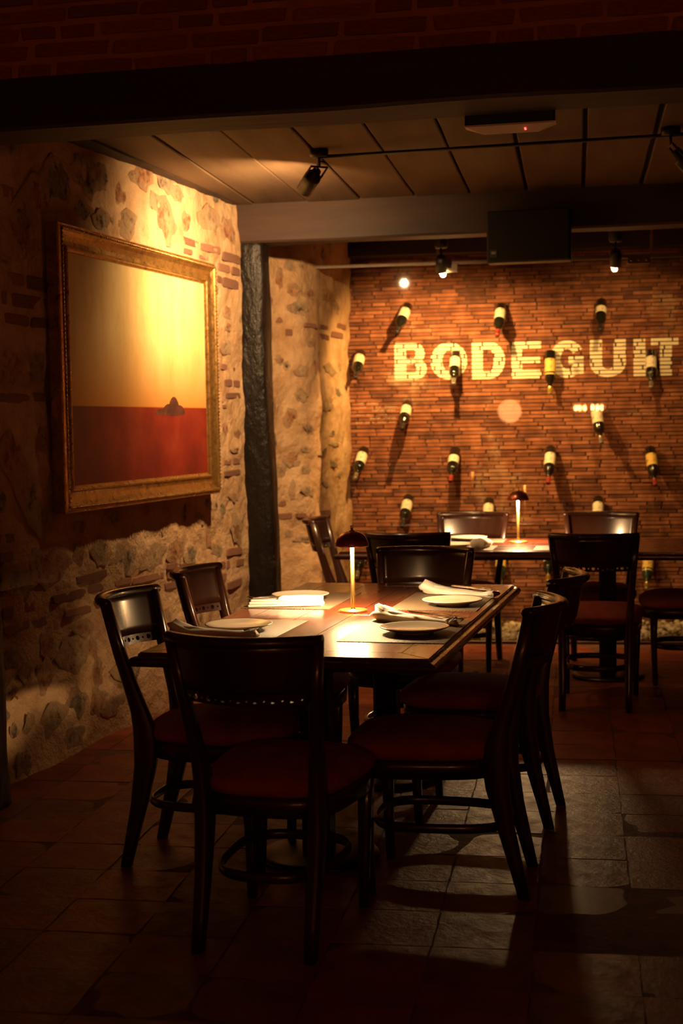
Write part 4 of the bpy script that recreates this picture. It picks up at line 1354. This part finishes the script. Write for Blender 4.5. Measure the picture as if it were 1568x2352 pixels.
def rolled_napkin(label, x, y, rz, seed, length=.34, cut=True):
    """napkin knotted round the cutlery: fanned end, waist, gathered far end"""
    o = thing('napkin', label, 'napkin', (x, y, T_Z + .0022), rz, 'white linen napkins')
    off = Vector((seed * 5.3, 1, 2))
    prof = [(-.50, .026, .052), (-.46, .042, .058), (-.38, .050, .048), (-.26, .050, .034), (-.12, .046, .028), (0, .042, .026), (.12, .037, .024), (.24, .030, .021), (.33, .022, .018), (.38, .021, .020), (.44, .030, .026), (.50, .036, .030)]
    secs = []
    n = 26
    for (s, hw_, hh) in prof:
        ring = []
        for i in range(n):
            a = 2 * pi * i / n
            d = Vector((s * 3, cos(a) * 1.2, sin(a) * 1.2)) + off
            w = 1 + .22 * noise.noise(d * 1.3) + .13 * noise.noise(d * 3.2) + (.10 * sin(a * 5 + seed + s * 6) if abs(s) > .3 else .05 * sin(a * 4 + s * 11))
            py = hw_ * cos(a) * w + .012 * noise.noise(Vector((s * 2.2, seed, 0)))
            pz = max(.0, hh * .5 + hh * .55 * sin(a) * w)
            ring.append((s * length + (.012 * sin(a * 3 + seed) if abs(s) > .47 else 0), py, pz))
        secs.append(ring)
    MB().loft(secs, True).build('cloth', MT['linen'], o)
    # diagonal overlapping fold
    secs = []
    for k in range(9):
        s = -.42 + k * .095
        wv = .008 * sin(k * 1.7 + seed)
        yy = -.022 + .05 * (k / 8) + wv
        zz = .030 + .014 * sin(k * .7 + .6) * (1 - k / 9) - .001 * k
        secs.append([(s * length, yy - .016, zz - .006), (s * length, yy, zz + .001), (s * length, yy + .016, zz - .007), (s * length, yy, zz - .004)])
    MB().loft(secs, True).build('fold', MT['linen'], o)
    if cut:
        f1 = link('fork', FORK, None)
        tag(f1, 'fork tucked into the %s' % label, 'fork', 'cutlery in the napkins')
        M_ = Matrix.Translation((x, y, T_Z)) @ Matrix.Rotation(rz, 4, 'Z') @ Matrix.Translation((length * .30, .012, .034)) @ Matrix.Rotation(-.05, 4, 'Z') @ Matrix.Rotation(.05, 4, 'Y')
        f1.matrix_world = M_
        f2 = link('knife', KNIFE, None)
        tag(f2, 'knife tucked into the %s' % label, 'knife', 'cutlery in the napkins')
        f2.matrix_world = Matrix.Translation((x, y, T_Z)) @ Matrix.Rotation(rz, 4, 'Z') @ Matrix.Translation((length * .26, -.010, .035)) @ Matrix.Rotation(.06, 4, 'Z') @ Matrix.Rotation(.06, 4, 'Y')
    return o


rolled_napkin('white napkin behind the front right plate', -.822, 5.165, R(-20), 1)
rolled_napkin('white napkin behind the far right plate of the near table', -.772, 6.000, R(-22), 2)
rolled_napkin('white napkin before the front left plate, behind the nearest chair back', -1.475, 4.745, R(2), 4, .30, False)

# flat folded napkin with a rolled half (far left of the front table)
o = thing('napkin', 'white napkin folded flat with a rolled half, far left of the near table', 'napkin', (-1.430, 5.610, T_Z + .0022), R(8), 'white linen napkins')
for k, (l, w, z) in enumerate(((.305, .098, .0), (.300, .094, .010), (.285, .088, .019))):
    secs = []
    for (sx, zz) in ((-.5, .004), (-.49, .0), (.49, .0), (.5, .004)):
        pass
    mb = MB().box(-l / 2, l / 2, -w / 2, w / 2, z, z + .0105, .004)
    rr = random.Random(k)
    mb.v = [(a + rr.uniform(-.002, .002), b + rr.uniform(-.002, .002), c + rr.uniform(-.0008, .0008)) for a, b, c in mb.v]
    mb.build('layer', MT['linen'], o)
secs = []
for k in range(11):
    s = -.02 + k * .0165
    ring = []
    for i in range(20):
        a = 2 * pi * i / 20
        w = 1 + .05 * sin(a * 3 + k * .8)
        ring.append((s + (.006 * sin(3 * a) if k in (0, 10) else 0) + (.05 * (sin(a) < 0) * (k == 0)) * 0 + .018 * cos(a) * (k < 2), .042 * cos(a) * w, .022 + max(-.004, .020 * sin(a) * w)))
    secs.append(ring)
MB().loft(secs, True).build('roll', MT['linen'], o)
for (x, y, rzz, me, nm) in ((-.055, .012, 3.0, FORK, 'fork'), (-.07, -.012, 3.2, KNIFE, 'knife')):
    f1 = link(nm, me)
    f1.matrix_world = Matrix.Translation((-1.430, 5.610, T_Z + .033)) @ Matrix.Rotation(R(8) + rzz, 4, 'Z') @ Matrix.Translation((-x, -y, 0))
    tag(f1, '%s lying in the flat folded napkin at the far left of the near table' % nm, nm, 'cutlery in the napkins')

# rolled napkin and small glass on the far table
o = thing('napkin', 'white rolled napkin standing end-on on the far table left of its lamp', 'napkin', (-.925, 8.30, T_Z + .0022), R(80), 'white linen napkins')
secs = []
for (s, r_, hh) in ((-.10, .036, .052), (-.095, .046, .062), (-.02, .044, .058), (.06, .04, .05), (.10, .034, .042)):
    secs.append([(s, r_ * cos(2 * pi * i / 18) * (1 + .06 * sin(i * 1.7)), max(0, hh / 2 + hh * .55 * sin(2 * pi * i / 18))) for i in range(18)])
MB().loft(secs, True).build('cloth', MT['linen'], o)

# ------------------------------------------------------------------ framed painting on the left wall
wn = Vector((cos(R(-4.757)), sin(R(-4.757)), 0))
wd = Vector((-sin(R(-4.757)), cos(R(-4.757)), 0))
KW = -3.1736
d0, d1, zf0, zf1 = 5.875, 7.795, 1.135, 2.468
ctr = wn * (KW + .025) + wd * ((d0 + d1) / 2) + Vector((0, 0, (zf0 + zf1) / 2))
pic = thing('framed_painting', 'large gilt-framed painting of a golden sky over a dark red plain on the stone wall', 'painting', tuple(ctr), 0)
pic.rotation_euler = (0, 0, R(-4.757) + pi / 2)    # local x along the wall, local -y into the room
hw_, hh_ = (d1 - d0) / 2, (zf1 - zf0) / 2
# moulding profile: (distance in from outer edge, height towards room)
mprof = [(0, 0), (0, .055), (.004, .060), (.010, .058), (.014, .066), (.022, .072), (.030, .070), (.034, .062), (.050, .050), (.075, .044), (.095, .046), (.100, .052), (.108, .052), (.112, .044), (.122, .040), (.126, .030), (.126, 0)]
for side in range(4):
    mb = MB()
    rings = []
    for e in (0, 1):
        ring = []
        for q, h in mprof:
            x, z = hw_ - q, hh_ - q
            c = [((-x, z), (x, z)), ((x, z), (x, -z)), ((x, -z), (-x, -z)), ((-x, -z), (-x, z))][side][e]
            ring.append((c[0], -h, c[1]))
        rings.append(ring)
    fr = mb.loft(rings, False, False).build('frame_rail', MT['gold_frame'], pic)
    # beading along the outer ridge
    bd = MB()
    a = [(-hw_ + .022, hh_ - .022), (hw_ - .022, hh_ - .022), (hw_ - .022, -hh_ + .022), (-hw_ + .022, -hh_ + .022)][side]
    b = [(hw_ - .022, hh_ - .022), (hw_ - .022, -hh_ + .022), (-hw_ + .022, -hh_ + .022), (-hw_ + .022, hh_ - .022)][side]
    ln = math.hypot(b[0] - a[0], b[1] - a[1])
    nb = int(ln / .020)
    for k in range(nb):
        t_ = (k + .5) / nb
        cx, cz = a[0] + (b[0] - a[0]) * t_, a[1] + (b[1] - a[1]) * t_
        v = [(cx, -.080, cz)]
        for i in range(6):
            an = 2 * pi * i / 6
            v.append((cx + .0062 * cos(an), -.0725, cz + .0062 * sin(an)))
        bd.add(v, [(0, 1 + i, 1 + (i + 1) % 6) for i in range(6)], True)
    bd.build('beading', MT['gold_frame'], fr)
MB().box(-hw_ + .11, hw_ - .11, -.034, -.012, -hh_ + .11, hh_ - .11).build('canvas', MT['canvas'], pic)
# a generic low mound of boulders painted on the horizon
mb = MB()
for (cx, cz, w, h) in ((.37, -.195, .075, .085), (.30, -.20, .085, .05), (.44, -.20, .08, .045), (.20, -.205, .08, .028)):
    n = 18
    mb.add([(cx + w * cos(2 * pi * i / n), -.0346 - .0001 * w, cz + (h if i <= n / 2 else h * .25) * sin(2 * pi * i / n)) for i in range(n)], [tuple(range(n))])
mb.build('painted_boulders', MT['mound_paint'], pic)

# ------------------------------------------------------------------ ceiling track and spots
def make_spot(label, loc, aim, lit, group='black track spotlights'):
    o = thing('track_spotlight', label, 'spotlight', loc, 0, group)
    L = Vector(loc)
    MB().lathe([(.0, .0), (.046, .0), (.046, -.030), (.040, -.038), (.0, -.038)], 28, cap=False).build('canopy', MT['iron'], o)
    MB().tube([(0, 0, -.036), (0, 0, -.085)], .007, 10).build('stem', MT['iron'], o)
    d = (Vector(aim) - L - Vector((0, 0, -.16))).normalized()
    side = d.cross(Vector((0, 0, 1))).normalized()
    upv = side.cross(d)
    A = Vector((0, 0, -.085))
    piv = A + d * .085
    top = [A + side * .045, A - side * .045]
    pts = [piv + side * .046, A + side * .046, A - side * .046, piv - side * .046]
    MB().tube(pts, .006, 6, smooth=False, rx=.006).build('yoke', MT['iron'], o)
    def rings(spec, n=28):
        secs = []
        for (k, r_) in spec:
            secs.append([tuple(piv + d * k + side * (r_ * cos(2 * pi * i / n)) + upv * (r_ * sin(2 * pi * i / n))) for i in range(n)])
        return secs
    hd_ = MB().loft(rings([(-.055, .006), (-.055, .022), (-.015, .026), (-.012, .040), (.0, .043), (.105, .043), (.105, .039), (.075, .036), (.070, .006)]), True).build('head', MT['iron'], o)
    if lit:
        MB().loft(rings([(.071, .034), (.073, .034)]), True).build('lens', MT['lens_glow'], o)
        m_ = [tuple(piv - d * .05 + upv * .01), tuple(piv - d * .09 + upv * .03), tuple(piv - d * .10 + side * .03 + upv * .02), tuple(A + Vector((0, 0, .03)))]
        MB().tube(m_, .003, 6).build('cable', MT['iron'], o)
    return o, L + piv + d * .11, d


bar = MB().tube([(-1.60, 7.075, CEIL - .035), (2.4, 6.99, CEIL - .035)], .009, 8).build('track_bar', MT['iron'])
tag(bar, 'thin black conduit bar running across the plank ceiling', 'track')
PIC_AIM = tuple(wn * (KW + .08) + wd * 7.85 + Vector((0, 0, 2.05)))
sp1, mouth, d = make_spot('black track spotlight lighting the painting, left end of the bar', (-1.585, 7.07, CEIL), PIC_AIM, True)
add_light('picture_spot_light', 'SPOT', tuple(mouth), P_PICTURE, WARM, PIC_AIM, spot_size=R(124), spot_blend=1.0, shadow_soft_size=.022)
add_light('picture_spill_light', 'SPOT', tuple(mouth), P_SPILL, WARM, PIC_AIM, spot_size=R(170), spot_blend=1.0, shadow_soft_size=.022)
sp2, mouth2, d2 = make_spot('black track spotlight at the right picture edge, aimed away', (.135, 7.03, CEIL), (1.5, 7.3, 1.2), False)

# two spots between the far beam and the glass, washing the brick wall
def make_cellar_spot(label, u, aim_u, power):
    p = at_back(u, K_GLASS - .11, CEIL - .005)
    o = thing('ceiling_spotlight', label, 'spotlight', tuple(p), 0, 'spotlights before the glass')
    MB().lathe([(.0, .0), (.045, .0), (.045, -.18), (.04, -.20), (.0, -.20)], 24, cap=False).build('canopy', MT['iron'], o)
    MB().tube([(0, 0, -.20), (0, 0, -.30)], .008, 10).build('stem', MT['iron'], o)
    aim = at_back(aim_u, K_BRICK, 1.35)
    piv = Vector((0, 0, -.31))
    dd = (aim - p - piv).normalized()
    side = dd.cross(Vector((0, 0, 1))).normalized()
    upv = side.cross(dd)
    secs = []
    for (k, r_) in ((-.06, .004), (-.06, .03), (-.02, .038), (.05, .038), (.05, .033), (.03, .030), (.028, .004)):
        secs.append([tuple(piv + dd * k + side * (r_ * cos(2 * pi * i / 24)) + upv * (r_ * sin(2 * pi * i / 24))) for i in range(24)])
    MB().loft(secs, True).build('head', MT['iron'], o)
    secs = [[tuple(piv + dd * k + side * (.028 * cos(2 * pi * i / 24)) + upv * (.028 * sin(2 * pi * i / 24))) for i in range(24)] for k in (.029, .031)]
    MB().loft(secs, True).build('lens', MT['lens_glow'], o)
    add_light('cellar_spot_light', 'SPOT', tuple(p + piv + dd * .06), power, AMBER, tuple(aim), spot_size=R(128), spot_blend=.9, shadow_soft_size=.02)


make_cellar_spot('small black ceiling spotlight before the glass, near the stone wall', -.735, -.80, P_CELLAR_A)
make_cellar_spot('small black ceiling spotlight before the glass, right of the loudspeaker', .42, .45, P_CELLAR_B)

# ------------------------------------------------------------------ loudspeaker on the far beam
spk = thing('loudspeaker', 'black box loudspeaker hung on the far ceiling beam', 'loudspeaker', (-.655, 8.50, 2.464), 0)
MB().box(-.246, .246, .02, .15, 0, .305, .008).build('cabinet', MT['black_plastic'], spk)
MB().box(-.240, .240, -.004, .022, .006, .299, .006).build('grille', MT['grille'], spk)
pl8 = MB().box(-.225, -.180, -.008, -.003, .030, .075, .002).build('badge', MT['black_plastic'], spk)
for cx in (-.2095, -.1965):
    pts = [(cx + .0055 * cos(2 * pi * k / 16), -.0085, .056 + .0065 * sin(2 * pi * k / 16)) for k in range(16)]
    MB().tube(pts, .0016, 5, closed=True).build('emblem_ring', MT['logo'], pl8)

# ------------------------------------------------------------------ emergency light behind the near beam
em = thing('emergency_light', 'flat white emergency light with a tiny red indicator behind the near beam', 'light fitting', (-.475, Y_NEAR + .268, 2.60), R(0))
MB().box(-.165, .165, .0, .05, .018, .11, .004).build('housing', MT['black_plastic'], em)
MB().loft([[(-.168, -.002, .018), (.168, -.002, .018), (.168, .075, .018), (-.168, .075, .018)], [(-.162, .0, .012), (.162, .0, .012), (.10, .078, -.004), (-.10, .078, -.004)]], False).build('cover', MT['white_plastic'], em)
for k in (0, 1):
    MB().lathe([(.0, 0), (.0035, 0), (.0035, -.003), (.0, -.004)], 10, (.055, .035 + k * .012, .005 - k * .002), cap=False).build('indicator', MT['red_led'], em)

# ------------------------------------------------------------------ lamps behind the viewpoint (seen mirrored in the glass)
chd = thing('chandelier', 'six-candle chandelier mirrored as points of light in the glass wall', 'chandelier', (.614, -1.565, 1.60), 0)
MB().tube([(0, 0, .06), (0, 0, 1.95)], .008, 8).build('rod', MT['iron'], chd)
MB().lathe([(.0, -.06), (.02, -.05), (.035, .0), (.02, .05), (.0, .07)], 20, cap=False).build('hub', MT['iron'], chd)
for k in range(6):
    a = 2 * pi * k / 6 + .3
    pts = [(0, 0, 0), (.09 * cos(a), .09 * sin(a), -.035), (.17 * cos(a), .17 * sin(a), -.02), (.19 * cos(a), .19 * sin(a), .03)]
    arm = MB().tube(pts, .006, 8).build('arm', MT['iron'], chd)
    MB().lathe([(.0, .03), (.011, .03), (.011, .075), (.0, .075)], 12, (.19 * cos(a), .19 * sin(a), 0), cap=False).build('candle_sleeve', MT['china'], arm)
    MB().lathe([(.004, .075), (.015, .092), (.017, .105), (.010, .130), (.002, .150)], 14, (.19 * cos(a), .19 * sin(a), 0)).build('bulb', MT['candle_bulb'], arm)

flp = thing('floor_lamp', 'globe floor lamp mirrored as a soft glow in the glass wall', 'lamp', (-.531, -1.635, 0), 0)
MB().lathe([(.0, .0), (.15, .0), (.15, .015), (.02, .03), (.0, .03)], 32, cap=False).build('base', MT['iron'], flp)
MB().tube([(0, 0, .03), (0, 0, 1.52)], .011, 10).build('pole', MT['iron'], flp)
gl = []
for k in range(13):
    a = -pi / 2 + pi * k / 12
    gl.append((max(.001, .17 * cos(a)), 1.68 + .17 * sin(a)))
MB().lathe(gl, 28, cap=False).build('globe_shade', MT['globe'], flp)
